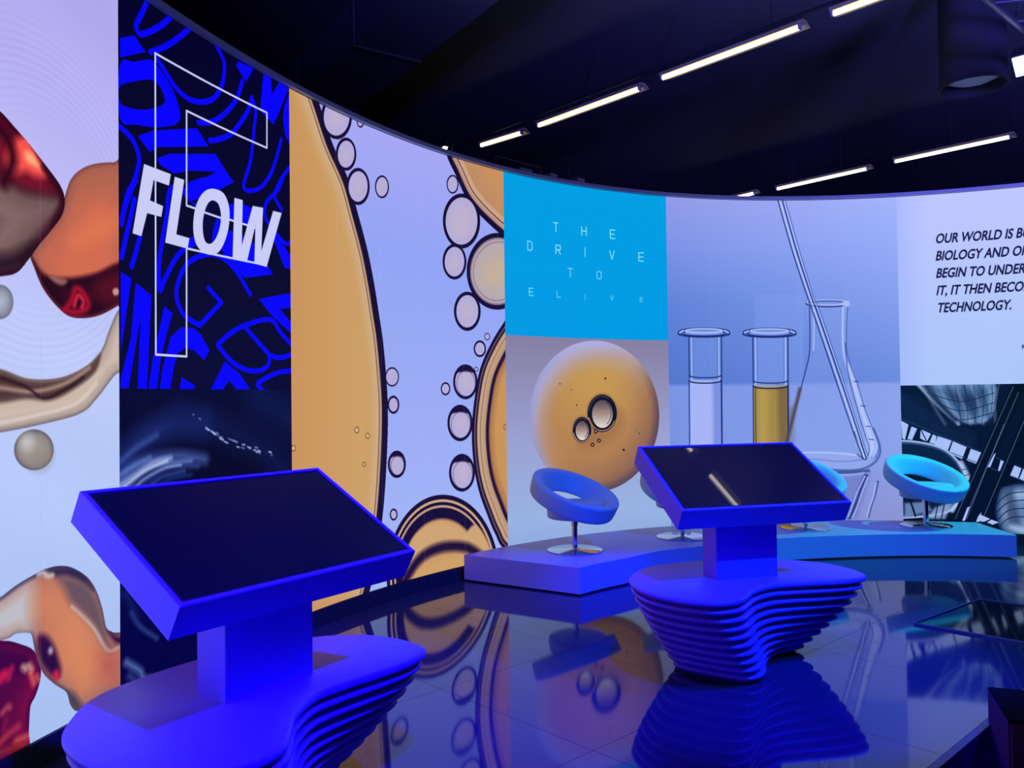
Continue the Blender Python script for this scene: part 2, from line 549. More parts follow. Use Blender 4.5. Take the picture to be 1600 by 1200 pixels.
fl(B, [(840, 340), (790, 285), (850, 300), (945, 440), (945, 500), (900, 490)])
stk(B, [(890, -10), (860, 60), (800, 125), (790, 200), (830, 270), (905, 355), (945, 335)], .028)
fl(B, [(-5, 510), (55, 545), (18, 800), (-5, 960)])
fl(B, [(78, 570), (165, 640), (140, 1158), (88, 1158), (105, 760), (38, 1158), (-5, 1158), (-5, 1100), (50, 880)])
fl(B, [(235, 700), (282, 740), (250, 850), (215, 1000), (195, 1158), (148, 1158), (170, 1000)])
fl(B, [(250, 950), (270, 870), (330, 815), (400, 820), (440, 860), (485, 945), (455, 1000), (400, 945), (350, 930), (310, 960), (285, 1050), (268, 1158), (210, 1158), (225, 1050)])
fl(B, [(330, 1090), (405, 1140), (400, 1158), (320, 1158)])
fl(B, [(570, 1005), (650, 1070), (710, 1160), (635, 1160), (592, 1110), (560, 1160), (492, 1160)])
stk(B, [(780, 1165), (750, 1130), (800, 1095), (870, 1065), (945, 1055)])
wh = srgb(200, 204, 246)
c.line(pl([(242.5, 83), (417, 176), (417, 231), (291.5, 173), (291.5, 321), (400, 356), (400, 411), (291.5, 388), (291.5, 557), (243.5, 554)]), .013, wh, closed=True)
for q in ([(225, 256), (267, 272), (264, 290), (240, 281.5), (234.5, 313), (255, 322), (252, 339), (230, 333), (221, 369), (207, 364.5)],
          [(273, 276), (288, 281), (275.5, 366), (296, 372), (293, 388.5), (258, 379)]):
    c.area(pl(q), wh)
c.area(curve([(505, 52), (560, 75), (590, 140), (595, 220), (580, 310), (545, 390), (500, 418), (445, 400), (408, 350), (395, 270), (402, 180), (425, 110), (460, 65)], *B), wh)
c.area(curve([(510, 118), (535, 140), (548, 200), (540, 270), (517, 330), (488, 356), (460, 340), (448, 280), (451, 210), (468, 150), (488, 122)], *B), srgb(3, 3, 56))
c.area(curve([(530, 205), (546, 215), (542, 260), (520, 320), (500, 345), (505, 280)], *B), bl)
c.line(pl([(455, 182), (545, 213)], *B), .013, wh)
c.area(pl([(622, 102), (668, 115), (663, 365), (723, 147), (780, 157), (771, 395), (836, 174), (883, 186), (800, 484), (732, 465), (738, 255), (691, 456), (612, 434)], *B), wh)
ART['flow'] = c

# ---- dark water below it
c = Canvas(SEAM[0], SEAM[1], WALL_BOT, Z_FLOW, 300, srgb(3, 6, 40))
c.grad([(WALL_BOT, srgb(1, 2, 34)), (1.0, srgb(2, 4, 34)), (Z_FLOW, srgb(3, 5, 48))])
D = ((0, 560), 1.875)
for q, w_, cc, so, al in (
        ([(340, 330), (400, 255), (450, 215), (520, 190), (600, 190)], .10, (34, 58, 140), .16, .8),
        ([(520, 170), (640, 200), (760, 260), (840, 330)], .12, (14, 26, 84), .2, .8),
        ([(760, 110), (860, 190), (960, 300)], .2, (12, 28, 84), .3, .8),
        ([(345, 372), (385, 325), (440, 300), (520, 285), (600, 295)], .05, (88, 116, 200), .07, .75),
        ([(345, 380), (395, 340), (450, 305), (500, 292)], .025, (176, 196, 246), .03, .7),
        ([(375, 380), (410, 345), (470, 312), (560, 300)], .02, (120, 150, 226), .03, .7),
        ([(400, 380), (440, 350), (500, 320), (580, 316)], .02, (60, 90, 180), .04, .7),
        ([(440, 372), (480, 345), (540, 330)], .015, (70, 104, 196), .03, .7),
        ([(345, 395), (380, 362), (430, 325), (490, 300)], .014, (214, 224, 252), .02, .8),
        ([(380, 395), (420, 355), (480, 322), (530, 312)], .012, (170, 190, 244), .02, .75),
        ([(345, 345), (395, 312), (440, 290)], .016, (110, 140, 216), .03, .7),
        ([(470, 372), (500, 352), (560, 340)], .015, (30, 60, 140), .03, .8),
        ([(355, 300), (400, 262), (460, 225)], .02, (84, 108, 190), .04, .6),
        ([(385, 745), (410, 785), (460, 820)], .02, (60, 90, 170), .03, .7),
        ([(350, 690), (375, 700), (400, 760)], .03, (20, 36, 100), .06, .7),
        ([(370, 890), (410, 915), (430, 940), (520, 920)], .03, (112, 146, 220), .04, .75),
        ([(380, 930), (430, 960), (540, 950)], .03, (60, 86, 170), .05, .7)):
    c.line(curve(q, *D, closed=False), w_, srgb(*cc), soft=so, alpha=al)
rs = random.Random(4)
sp = spline([(570, 165), (610, 205), (660, 236), (720, 258), (760, 268), (800, 286)], False, 10)
for i in range(len(sp) - 1):
    if rs.random() < .75:
        d_ = np.array([rs.uniform(-6, 6), rs.uniform(-8, 8)])
        c.line(pl([sp[i] + d_, sp[i] + d_ + (sp[i + 1] - sp[i]) * rs.uniform(.8, 2)], *D), rs.uniform(.006, .012), srgb(180, 196, 246), soft=.01, alpha=rs.uniform(.5, 1))
ART['water'] = c
# ---- amber bubbles
c = Canvas(SEAM[1], SEAM[2], WALL_BOT, WALL_TOP, 300, srgb(150, 160, 240))
zz = lambda y: zat(y, 640)
c.grad([(zz(900), srgb(164, 184, 246)), (zz(650), srgb(156, 172, 244)), (zz(400), srgb(146, 164, 244)), (zz(200), srgb(170, 168, 244))])
dk = srgb(22, 10, 48)


def wide(g, x0, col0, x1, col1):
    return lambda S, Z: (col0 + np.clip((S - x0) / (x1 - x0), 0, 1)[..., None] * (col1 - col0)).astype(np.float32)


P = curve([(440, 20), (473, 92), (497, 157), (519, 223), (544, 280), (559, 333), (574, 390), (584, 440), (592, 490), (598, 530), (603, 583), (606, 637), (605, 700),
           (601, 771), (596, 822), (588, 880), (572, 945), (555, 1010), (300, 1050), (300, 20)], n=8)
c.area(P, wide(None, SEAM[1], srgb(202, 148, 92), sat(600), srgb(206, 164, 104)))
w_ = c.win(P, .02)
sd = c.dist(P, w_, True)
ramp = [(-.30, srgb(202, 152, 90)), (-.2, srgb(204, 160, 106)), (-.11, srgb(206, 172, 134)), (-.1, srgb(70, 44, 52)), (-.094, srgb(205, 165, 120)),
        (-.078, srgb(190, 150, 112)), (-.066, dk), (0, dk)]
xs = [x for x, _ in ramp]
cs = np.array([q for _, q in ramp])
c.put(w_, np.clip((sd + .3) / .12, 0, 1) * (sd < 0), np.stack([np.interp(sd, xs, cs[:, k]) for k in range(3)], -1).astype(np.float32))
for q, r in (((557.5, 672), 3.4), ((574.5, 681), 3), ((569, 725.5), 2.4), ((458.5, 700.5), 3.2)):
    P = oval(q, r, r * 1.35, 20)
    c.area(P, srgb(214, 176, 124))
    c.line(P, .008, srgb(126, 86, 52), closed=True)
# amber drop, top right corner
P = curve([(690, 200), (698, 243), (710, 270), (727, 307), (745, 331), (766, 352), (788, 371), (815, 390), (860, 400), (860, 150), (760, 140)], n=8)
top_ramp = [(0, dk), (.05, dk), (.062, srgb(176, 136, 120)), (.10, srgb(204, 160, 140)), (.112, srgb(60, 34, 48)), (.12, srgb(206, 166, 142)),
            (.16, srgb(206, 160, 124)), (.17, srgb(190, 140, 100)), (.4, srgb(200, 144, 94))]
c.area(P, None, shade=top_ramp)
# large bubble under it
P = oval((777, 424), 48, 60, 64)
c.area(P, None, shade=[(0, dk), (.036, dk), (.05, srgb(150, 130, 150)), (.075, srgb(190, 176, 186)), (.082, srgb(120, 96, 110)), (.09, srgb(182, 168, 176)), (.3, srgb(196, 176, 152))])
# tall amber drop, right border
P = curve([(800, 480), (790, 499), (769, 533), (750.5, 575), (741, 625), (737, 675), (740, 725), (748, 767), (761, 804), (773, 833), (792, 862),
           (860, 900), (900, 700), (860, 480)], n=8)
c.area(P, None, shade=[(0, dk), (.03, dk), (.035, srgb(150, 120, 104)), (.045, srgb(60, 36, 50)), (.06, dk), (.07, srgb(196, 158, 124)), (.1, srgb(200, 164, 128)),
                       (.105, srgb(96, 64, 60)), (.112, srgb(198, 162, 126)), (.155, srgb(186, 150, 120)), (.17, srgb(176, 140, 112)),
                       (.18, dk), (.205, srgb(40, 18, 40)), (.225, srgb(170, 116, 72)), (.30, srgb(202, 148, 82))])
# round drop at the foot
P = oval((692, 900), 88, 127, 72)
c.area(P, None, shade=[(0, dk), (.035, dk), (.042, srgb(206, 168, 126)), (.058, srgb(206, 168, 126)), (.064, dk), (.085, dk), (.09, srgb(196, 160, 130)),
                       (.105, srgb(190, 150, 116)), (.112, dk), (.19, dk), (.2, srgb(120, 84, 66)), (.22, srgb(206, 160, 108)), (.45, srgb(204, 156, 96))])
c.area(curve([(640, 850), (668, 824), (700, 820), (722, 836), (742, 820), (762, 846), (768, 880), (720, 856), (690, 848), (655, 870), (630, 920)]), srgb(206, 164, 112), soft=.03)
c.line(curve([(618, 960), (630, 915), (650, 880), (672, 862), (700, 854), (730, 856), (752, 870)], closed=False), .085, srgb(34, 14, 44), soft=.05)
c.area(curve([(640, 940), (655, 900), (680, 880), (710, 874), (745, 885), (760, 950), (640, 960)]), srgb(208, 160, 96), soft=.05)
# free bubbles: centre, radii, rim width, has a dark cap
for q, rx, ry, rim, cap in (((526, 182), 22, 33, .026, 0), ((540.7, 241), 14.5, 23.5, .022, 0), ((559.5, 291.5), 16.5, 26.5, .024, 0), ((596.7, 292), 10, 16.5, .014, 0),
                            ((563, 190), 5, 8.5, .011, 0), ((707, 288), 8.5, 13.5, .013, 0), ((721, 345.5), 27, 40, .034, 0), ((710, 409), 17, 25.5, .026, 0),
                            ((730, 486.5), 19, 28, .03, 0), ((749.6, 545), 8.5, 11.5, .018, 0), ((761, 526), 4, 5, .008, 0), ((612.5, 589), 10, 14, .012, 0),
                            ((614.6, 632.5), 8, 12.5, .018, 0), ((696, 607.5), 6.5, 9, .014, 0), ((727, 596.7), 17.5, 25, .026, 1), ((718.7, 661), 18, 26, .028, 1),
                            ((721.7, 738.7), 18.5, 27, .028, 1), ((620, 725.5), 12.5, 19, .024, 1), ((615, 804), 5.2, 8, .014, 0), ((744, 577), 3, 3, .006, 0)):
    P = oval(q, rx, ry, 40)
    c.area(P, None, shade=[(0, srgb(176, 172, 226)), (.05, srgb(182, 172, 212)), (.12, srgb(190, 176, 206))])
    if cap:
        c.area(np.concatenate([oval(q, rx, ry, 24, 0, 180, 360), oval((q[0], q[1] - ry * .42), rx * .9, ry * .22, 16, 0, 0, -180)]), dk, soft=.012)
        c.line(oval((q[0] + 1, q[1] + ry * .12), rx * .82, ry * .8, 32), .008, srgb(96, 76, 110), closed=True, alpha=.8)
    c.line(P, rim, dk, closed=True)
for q in ((790, 667),):
    c.line(oval(q, 3, 4, 20), .008, srgb(120, 84, 50), closed=True)
for k in range(1, 5):
    sx = SEAM[1] + .5 * k
    c.line(np.array([[sx, 0], [sx, 4]]), .006, srgb(190, 196, 250), alpha=.16)
ART['bubbles'] = c

# ---- cyan title card
c = Canvas(SEAM[2], SEAM[3], Z_CYAN, WALL_TOP, 400, srgb(0, 152, 224))
c.grad([(Z_CYAN, srgb(0, 154, 226)), (WALL_TOP, srgb(0, 158, 226))])
GL = {'T': [[(-1, 1), (1, 1)], [(0, 1), (0, -1)]], 'H': [[(-1, 1), (-1, -1)], [(1, 1), (1, -1)], [(-1, 0), (1, 0)]],
      'E': [[(1, 1), (-1, 1), (-1, -1), (1, -1)], [(-1, 0), (.8, 0)]], 'D': [[(-1, 1), (.4, 1), (1, .6), (1, -.6), (.4, -1), (-1, -1), (-1, 1)]],
      'R': [[(-1, -1), (-1, 1), (.7, 1), (1, .7), (1, .2), (.7, -.05), (-1, -.05)], [(.1, -.05), (1, -1)]], 'I': [[(0, 1), (0, -1)]],
      'V': [[(-1, 1), (0, -1), (1, 1)]], 'O': [[(-.6, 1), (.6, 1), (1, .7), (1, -.7), (.6, -1), (-.6, -1), (-1, -.7), (-1, .7), (-.6, 1)]],
      'L': [[(-1, 1), (-1, -1), (1, -1)]]}
for ch, x, y, k, al in (('T', 868.5, 355, 1, .9), ('H', 912.4, 361, 1, .95), ('E', 957, 366, 1, .95), ('D', 828, 384, 1, .85), ('R', 872, 390, 1, .95),
                        ('I', 914, 394, 1, .8), ('V', 956, 398.5, 1, .85), ('E', 1001.6, 401.5, 1, .9), ('T', 891, 426, .95, .75), ('O', 936, 430, .85, .7),
                        ('E', 830, 456, .8, .75), ('L', 873, 460, .65, .65), ('I', 914, 464, .65, .45), ('V', 956, 465.5, .55, .5), ('E', 1002, 468, .5, .5)):
    o_ = W([(x, y)])[0]
    for q in GL[ch]:
        c.line(np.array([[o_[0] + p[0] * .028 * min(k * 1.1, 1), o_[1] + p[1] * .043 * k] for p in q]), .0105, srgb(150, 232, 250), alpha=al)
ART['title'] = c

# ---- golden drop
c = Canvas(SEAM[2], SEAM[3], WALL_BOT, Z_CYAN, 320, srgb(150, 145, 180))
c.grad([(WALL_BOT, srgb(140, 170, 222)), (zat(800, 920), srgb(152, 178, 226)), (zat(680, 920), srgb(154, 160, 208)), (Z_CYAN, srgb(134, 126, 158))])
P = oval((928.6, 650.5), 101.5, 118, 80)
c.area(P, srgb(190, 142, 78), soft=.007)
c.clip(P)
w_ = c.win(P, .02)
sd = c.dist(P, w_, True)
cs_, cz_ = float(W([(928.6, 650)])[0, 0]), zat(650, 928)
dx_, dz_ = (c.S[w_] - cs_) / .72, (c.Z[w_] - cz_) / .84
up_ = np.clip(dz_ * .95 - dx_ * .55 + .25, 0, 1)                     # towards the pale upper left rim
dn_ = np.clip(-dz_ * .8 + dx_ * .75 + .1, 0, 1)                      # towards the brown lower right rim
c.put(w_, np.clip(1 - np.hypot(dx_ - .05, dz_ - .15) / .75, 0, 1) * .8, srgb(206, 164, 74))
c.put(w_, np.clip(.6 - dz_ * 1.2, 0, 1) * .55, srgb(172, 118, 74))
c.put(w_, np.clip(1 + sd / .42, 0, 1) * dn_ * .95, srgb(128, 92, 80))
c.put(w_, np.clip(1 + sd / .10, 0, 1) * dn_ * .9, srgb(84, 66, 84))
c.put(w_, np.clip(1 + sd / .34, 0, 1) ** 1.3 * up_ * 1.15, srgb(172, 172, 220))
c.put(w_, np.clip(1 + sd / .12, 0, 1) * np.clip(-dx_ - .3, 0, 1) * 1.2, srgb(150, 152, 200))
dkb = srgb(20, 14, 26)
c.area(curve([(935, 650), (968, 640), (972, 668), (950, 690), (918, 700), (905, 690)]), srgb(150, 98, 60), soft=.16, alpha=.6)
for q, rx, ry, k_ in (((941, 646), 23, 29.5, 1.0), ((909.5, 672), 14.6, 20.5, .8)):
    P = oval(q, rx, ry, 48)
    c.line(oval(q, rx + 1, ry + 1, 40), .022, srgb(170, 124, 66), closed=True, soft=.02)
    c.area(P, dkb)
    Q_ = oval((q[0] + .3, q[1] + 1), rx * .70, ry * .74, 40)
    y1, y0 = zat(q[1] - ry * .8, q[0]), zat(q[1] + ry * .8, q[0])
    c.area(Q_, lambda S, Z, y0=y0, y1=y1: (srgb(226, 210, 196) + np.clip((Z - y0) / (y1 - y0) * 1.25 - .1, 0, 1)[..., None] * (srgb(92, 76, 76) - srgb(226, 210, 196))).astype(np.float32))
    c.area(oval((q[0] + 1, q[1] - 1), rx * .45, ry * .10, 20), srgb(176, 132, 108), soft=.03, alpha=.7)
    c.line(oval(q, rx * .92, ry * .92, 30, 0, 25, 165), .009, srgb(196, 170, 150), alpha=.9)
    c.line(oval(q, rx * .9, ry * .9, 30, 0, 190, 300), .007, srgb(92, 96, 130), alpha=.8)
    c.line(oval(q, rx * .60, ry * .66, 30, 0, -60, 60), .008, dkb, alpha=.7)
for x, y, r in ((931, 674, 3.2), (936, 688.5, 3), (926, 695, 3)):
    c.area(oval((x, y), r, r * 1.1, 16), dkb)
    c.area(oval((x, y), r * .4, r * .5, 12), srgb(200, 160, 120))
for x, y, r in ((946, 591.5, 1.7), (875, 600, 1.1), (901, 633, 1.2), (999, 677.5, 1), (974.5, 703, 2), (893, 609, .9), (995, 672, .8)):
    c.area(oval((x, y), r, r, 12), srgb(60, 38, 34))
c.clip()
ART['drop'] = c

# ---- laboratory glass
c = Canvas(SEAM[3], SEAM[4], WALL_BOT, WALL_TOP, 320, srgb(130, 155, 230))
zz = lambda y: zat(y, 1220)
u_ = ((c.S - SEAM[3]) / (SEAM[4] - SEAM[3]))[..., None]
st = [(zz(840), (112, 120, 196), (140, 146, 206)), (zz(700), (120, 148, 226), (140, 160, 232)), (zz(603), (122, 148, 226), (140, 160, 234)), (zz(597), (84, 118, 204), (108, 138, 220)),
      (zz(480), (96, 130, 214), (132, 158, 236)), (zz(380), (128, 148, 230), (150, 172, 248)), (zz(300), (150, 156, 232), (166, 180, 252))]
xs = [q[0] for q in st]
lo = np.stack([np.interp(c.Z, xs, [q[1][k] / 255 for q in st]) for k in range(3)], -1)
hi = np.stack([np.interp(c.Z, xs, [q[2][k] / 255 for q in st]) for k in range(3)], -1)
c.img[:] = lo + (hi - lo) * u_
G = ((1020, 280), 2.5)
ink, wht = srgb(24, 44, 112), srgb(188, 204, 252)
c.area(pl([(400, 450), (590, 450), (590, 800), (400, 800)], *G), srgb(132, 160, 236), alpha=.35)
# two test tubes
for x0, x1, fx, fl_y, liq in ((141, 268, (200, 100), 597, None), (391, 528, (456, 103), 598, 1)):
    c.area(pl([(x0, 610), (x1, 610), (x1 + 6, 1400), (x0 + 6, 1400)], *G), srgb(118, 148, 226), alpha=.5)
    top_y = 785 if not liq else 806
    if liq:
        c.area(pl([(x0 + 2, top_y), (x1, top_y), (x1 + 4, 1400), (x0 + 6, 1400)], *G), srgb(160, 134, 62))
        c.area(pl([(x0 + 18, top_y + 6), (x0 + 60, top_y + 6), (x0 + 66, 1400), (x0 + 24, 1400)], *G), srgb(184, 156, 72), soft=.08, alpha=.8)
        c.area(pl([(x1 - 40, top_y), (x1, top_y), (x1 + 4, 1400), (x1 - 30, 1400)], *G), srgb(112, 92, 50), soft=.06, alpha=.75)
        c.area(pl([(x1 + 4, 900), (x1 + 26, 880), (x1 + 26, 1040), (x1 + 4, 1040)], *G), srgb(104, 104, 90), soft=.05, alpha=.6)
        c.line(pl([(x0 + 10, top_y + 4), (x0 + 16, 1400)], *G), .016, srgb(96, 82, 40))
    else:
        c.area(pl([(x0 + 4, top_y), (x1, top_y), (x1 + 6, 1400), (x0 + 8, 1400)], *G), srgb(166, 180, 244))
        c.area(pl([(x1 - 34, top_y), (x1, top_y), (x1 + 6, 1400), (x1 - 28, 1400)], *G), srgb(112, 134, 220), soft=.05, alpha=.8)
    for dx, ww, cc in ((0, .014, ink), (10, .01, wht), (16, .008, srgb(90, 118, 200))):
        c.line(pl([(x0 + dx, 612), (x0 + dx + 2, top_y)], *G), ww, cc, alpha=.9)
        c.line(pl([(x1 - dx, 612), (x1 - dx + 1, top_y)], *G), ww, cc, alpha=.9)
    c.line(pl([(x0 + 1, top_y), (x0 + 6, 1400)], *G), .012, ink)
    c.line(pl([(x1, top_y), (x1 + 5, 1400)], *G), .018, ink)
    mid = ((x0 + x1) / 2)
    for yy, ww, cc in ((top_y - 18, .012, ink), (top_y - 6, .008, srgb(150, 176, 246)), (top_y + 3, .014, srgb(30, 40, 80))):
        c.line(oval((1020 + mid / 2.5, 280 + yy / 2.5), (x1 - x0) / 5 - 1, 3.6, 24, 0, 0, 180), ww, cc)
    o_ = (1020 + fx[0] / 2.5, 280 + fl_y / 2.5)
    c.area(oval(o_, fx[1] / 2.5, 6.2, 40), srgb(120, 146, 226))
    c.line(oval(o_, fx[1] / 2.5, 6.2, 40), .012, ink, closed=True)
    c.line(oval((o_[0], o_[1] + 2.5), fx[1] / 2.5, 5, 40, 0, 0, 180), .02, ink)
    c.line(oval((o_[0], o_[1] - 2), fx[1] / 2.5 * .72, 3.4, 30), .01, srgb(196, 212, 255), closed=True)
    for sx in (-1, 1):
        c.area(oval((o_[0] + sx * fx[1] / 2.5 * .86, o_[1] + .5), 5, 4.4, 20), srgb(60, 82, 160), soft=.02)
        c.line(pl([(o_[0] + sx * fx[1] / 2.5 * .8, o_[1] - 2), (o_[0] + sx * fx[1] / 2.5 * .95, o_[1] + 1)]), .014, wht)
# flask
body = [(612, 500), (614, 600), (612, 680), (598, 745), (575, 830), (548, 930), (522, 1030), (500, 1100), (520, 1140), (620, 1160), (740, 1155), (820, 1135),
        (870, 1090), (884, 1040), (860, 975), (830, 900), (800, 800), (762, 690), (757, 600), (762, 500)]
c.area(curve(body, *G, n=4), srgb(134, 160, 232), alpha=.35)
c.area(curve([(770, 720), (800, 800), (832, 900), (866, 985), (882, 1042), (868, 1080), (840, 1060), (820, 960), (790, 850), (764, 750)], *G), srgb(170, 188, 246), soft=.03, alpha=.8)
c.line(curve(body[:8], *G, closed=False), .012, ink, alpha=.85)
c.line(curve([(575, 820), (548, 930), (520, 1040), (505, 1090)], *G, closed=False), .04, srgb(84, 66, 72), soft=.03, alpha=.85)
c.line(curve([(628, 510), (630, 600), (628, 670)], *G, closed=False), .012, wht, alpha=.8)
c.line(curve(body[-8:], *G, closed=False), .011, srgb(60, 86, 170), alpha=.8)
c.line(curve([(744, 500), (742, 600), (748, 690), (776, 770), (806, 870), (842, 980), (858, 1040), (846, 1085)], *G, closed=False), .02, wht, soft=.02, alpha=.85)
c.line(curve([(752, 640), (764, 760), (800, 900), (830, 1000), (846, 1060), (830, 1100)], *G, closed=False), .009, ink, alpha=.7)
for x, y in ((785, 790), (812, 885), (832, 965), (845, 1016)):
    c.line(pl([(x, y), (x + 18, y + 2)], *G), .008, ink)
o_ = (1020 + 685 / 2.5, 280 + 487 / 2.5)
c.line(oval(o_, 34, 4.6, 40), .012, ink, closed=True)
c.line(oval((o_[0], o_[1] - 2), 33, 3.8, 40), .009, wht, closed=True)
c.area(oval((o_[0] + 28, o_[1]), 7, 4.5, 20), srgb(170, 190, 248), soft=.02)
# foot of the flask and its reflection
Q = ((1200, 680), 4.0)
c.area(curve([(60, 120), (180, 110), (320, 105), (500, 108), (620, 130), (640, 180), (560, 220), (420, 226), (200, 200), (60, 180)], *Q), srgb(148, 170, 234), soft=.04, alpha=.7)
for q, ww, cc, al in (([(60, 130), (240, 108), (420, 112), (600, 130)], .014, (196, 210, 252), .8), ([(60, 170), (260, 150), (460, 165), (610, 150)], .01, (90, 112, 190), .8),
                      ([(60, 196), (260, 196), (420, 218), (560, 216), (640, 190), (690, 140), (700, 70), (660, -40)], .02, (60, 84, 160), .9),
                      ([(100, 215), (340, 232), (520, 232), (630, 222)], .03, (46, 62, 130), .8), ([(300, 244), (480, 250), (600, 236)], .018, (176, 190, 244), .8),
                      ([(560, 120), (610, 150), (600, 100), (540, -20)], .014, (30, 44, 110), .8)):
    c.line(curve(q, *Q, closed=False), ww, srgb(*cc), soft=.015, alpha=al)
c.area(pl([(330, 270), (640, 240), (560, 520), (300, 520)], *Q), srgb(104, 112, 186), soft=.06, alpha=.6)
for q, ww, cc in (([(612, 256), (580, 330), (548, 420), (508, 512)], .05, (40, 58, 130)), ([(606, 256), (566, 340), (536, 420), (500, 512)], .016, (176, 190, 250)),
                  ([(626, 260), (590, 350), (560, 440), (530, 512)], .014, (170, 186, 246)), ([(688, 290), (670, 370), (646, 440), (628, 512)], .022, (60, 80, 156)),
                  ([(676, 300), (660, 380), (636, 450), (620, 512)], .014, (180, 194, 250))):
    c.line(curve(q, *Q, closed=False), ww, srgb(*cc), soft=.01, alpha=.9)
# glass rod
for q, ww, cc in (([(482, 60), (548, 290), (608, 470), (626, 520), (700, 740), (774, 960), (822, 1092)], .012, ink),
                  ([(500, 60), (562, 280), (624, 470), (640, 512), (716, 730), (790, 950), (834, 1088)], .014, ink),
                  ([(511, 60), (574, 280), (632, 470), (652, 512), (726, 730), (798, 950), (838, 1080)], .009, srgb(70, 98, 184)),
                  ([(491, 60), (555, 285), (616, 470), (633, 516), (708, 735), (782, 955), (828, 1090)], .014, wht),
                  ([(506, 60), (568, 280), (628, 470), (646, 512), (721, 730), (794, 950), (836, 1084)], .008, wht)):
    c.line(W(spline([(1020 + a / 2.5, 280 + b / 2.5) for a, b in q], False, 6)), ww, cc, alpha=.9)
for k in range(1, 5):
    sx = SEAM[3] + .5 * k
    c.line(np.array([[sx, 0], [sx, 4]]), .006, srgb(170, 190, 252), alpha=.12)
ART['glassware'] = c

# ---- quotation
c = Canvas(SEAM[4], S_RIGHT, Z_TEXT, WALL_TOP, 340, srgb(184, 196, 254))
c.grad([(Z_TEXT, srgb(172, 198, 248)), (zat(450, 1500), srgb(180, 198, 252)), (WALL_TOP, srgb(192, 198, 255))])
w_ = (slice(0, c.h), slice(0, int(.3 * 340)))
c.put(w_, np.broadcast_to(np.clip(1 - (c.S[w_] - SEAM[4]) / .3, 0, 1) * .6, c.S[w_].shape), srgb(158, 178, 250))


def type_mask(text, height):
    """outline of a line of type as triangles, cap height scaled to `height`"""
    cu = bpy.data.curves.new('type', 'FONT')
    cu.body = text
    cu.resolution_u = 4
    cu.offset = 0.026
    o = bpy.data.objects.new('type', cu)
    COL.objects.link(o)
    bpy.context.view_layer.update()
    ev = o.evaluated_get(bpy.context.evaluated_depsgraph_get())
    me = ev.to_mesh()
    me.calc_loop_triangles()
    V = np.array([v.co[:2] for v in me.vertices])
    T = np.array([t.vertices[:] for t in me.loop_triangles])
    ev.to_mesh_clear()
    bpy.data.objects.remove(o)
    bpy.data.curves.remove(cu)
    V = V - [V[:, 0].min(), 0]
    return V * (height / 0.70), T


def set_type(cv, text, left, base, height, length, color, slant=0.2, ss=3):
    V, T = type_mask(text, height)
    V[:, 0] *= length / V[:, 0].max()
    V[:, 0] += V[:, 1] * slant
    V = V + [left, base]
    w_ = cv.win(V, .01)
    if not w_:
        return
    k = cv.ppm * ss
    H_, W_ = (w_[0].stop - w_[0].start) * ss, (w_[1].stop - w_[1].start) * ss
    m = np.zeros((H_, W_), np.float32)
    X = (V[:, 0] - cv.s0) * k - w_[1].start * ss
    Y = (V[:, 1] - cv.z0) * k - w_[0].start * ss
    for a, b, d in T:
        x, y = X[[a, b, d]], Y[[a, b, d]]
        i0, i1 = int(max(0, x.min())), int(min(W_, x.max() + 2))
        j0, j1 = int(max(0, y.min())), int(min(H_, y.max() + 2))
        if i1 <= i0 or j1 <= j0:
            continue
        gx, gy = np.meshgrid(np.arange(i0, i1) + .5, np.arange(j0, j1) + .5)
        e = [(x[(q + 1) % 3] - x[q]) * (gy - y[q]) - (y[(q + 1) % 3] - y[q]) * (gx - x[q]) for q in range(3)]
        ins = ((e[0] >= 0) & (e[1] >= 0) & (e[2] >= 0)) | ((e[0] <= 0) & (e[1] <= 0) & (e[2] <= 0))
        m[j0:j1, i0:i1][ins] = 1
    m = m.reshape(H_ // ss, ss, W_ // ss, ss).mean((1, 3))
    cv.put(w_, m, color)


tx = srgb(22, 24, 66)
a_ = W([(1463.7, 488)])[0]
b_ = W([(1580, 485)])[0]
full, _ = type_mask('TECHNOLOGY.', .096)
kx = (b_[0] - a_[0]) / full[:, 0].max()
for text, y in (('OUR WORLD IS BUILT ON', 380), ('BIOLOGY AND ONCE YOU', 407), ('BEGIN TO UNDERSTAND', 434), ('IT, IT THEN BECOMES A', 461), ('TECHNOLOGY.', 488)):
    V, _ = type_mask(text, .096)
    o_ = W([(1460 + (y - 380) / 108 * 3.5, y)])[0]
    set_type(c, text, a_[0], o_[1], .098, V[:, 0].max() * kx * (1.0 if text == 'TECHNOLOGY.' else 1.025), tx)
set_type(c, 'R', W([(1597, 545)])[0, 0], W([(1597, 545)])[0, 1], .04, .03, tx, 0)
ART['quote'] = c

# ---- steel hall with round ducts
c = Canvas(SEAM[4], S_RIGHT, WALL_BOT, Z_TEXT, 320, srgb(3, 10, 36))
c.grad([(WALL_BOT, srgb(2, 6, 30)), (Z_TEXT, srgb(4, 14, 42))])
K = ((1380, 280), 2.2227)
for k in range(7):
    c.line(pl([(62 + k * 12, 760 + k * 6), (90 + k * 12, 820 + k * 4)], *K), .012, srgb(24, 48, 92), alpha=.7)
c.area(pl([(60, 735), (130, 790), (330, 880), (300, 940), (60, 830)], *K), srgb(8, 22, 56), soft=.03, alpha=.8)
steel = [(0, srgb(40, 62, 104)), (.03, srgb(110, 146, 190)), (.1, srgb(70, 104, 150)), (.2, srgb(34, 56, 98)), (.4, srgb(90, 120, 168))]
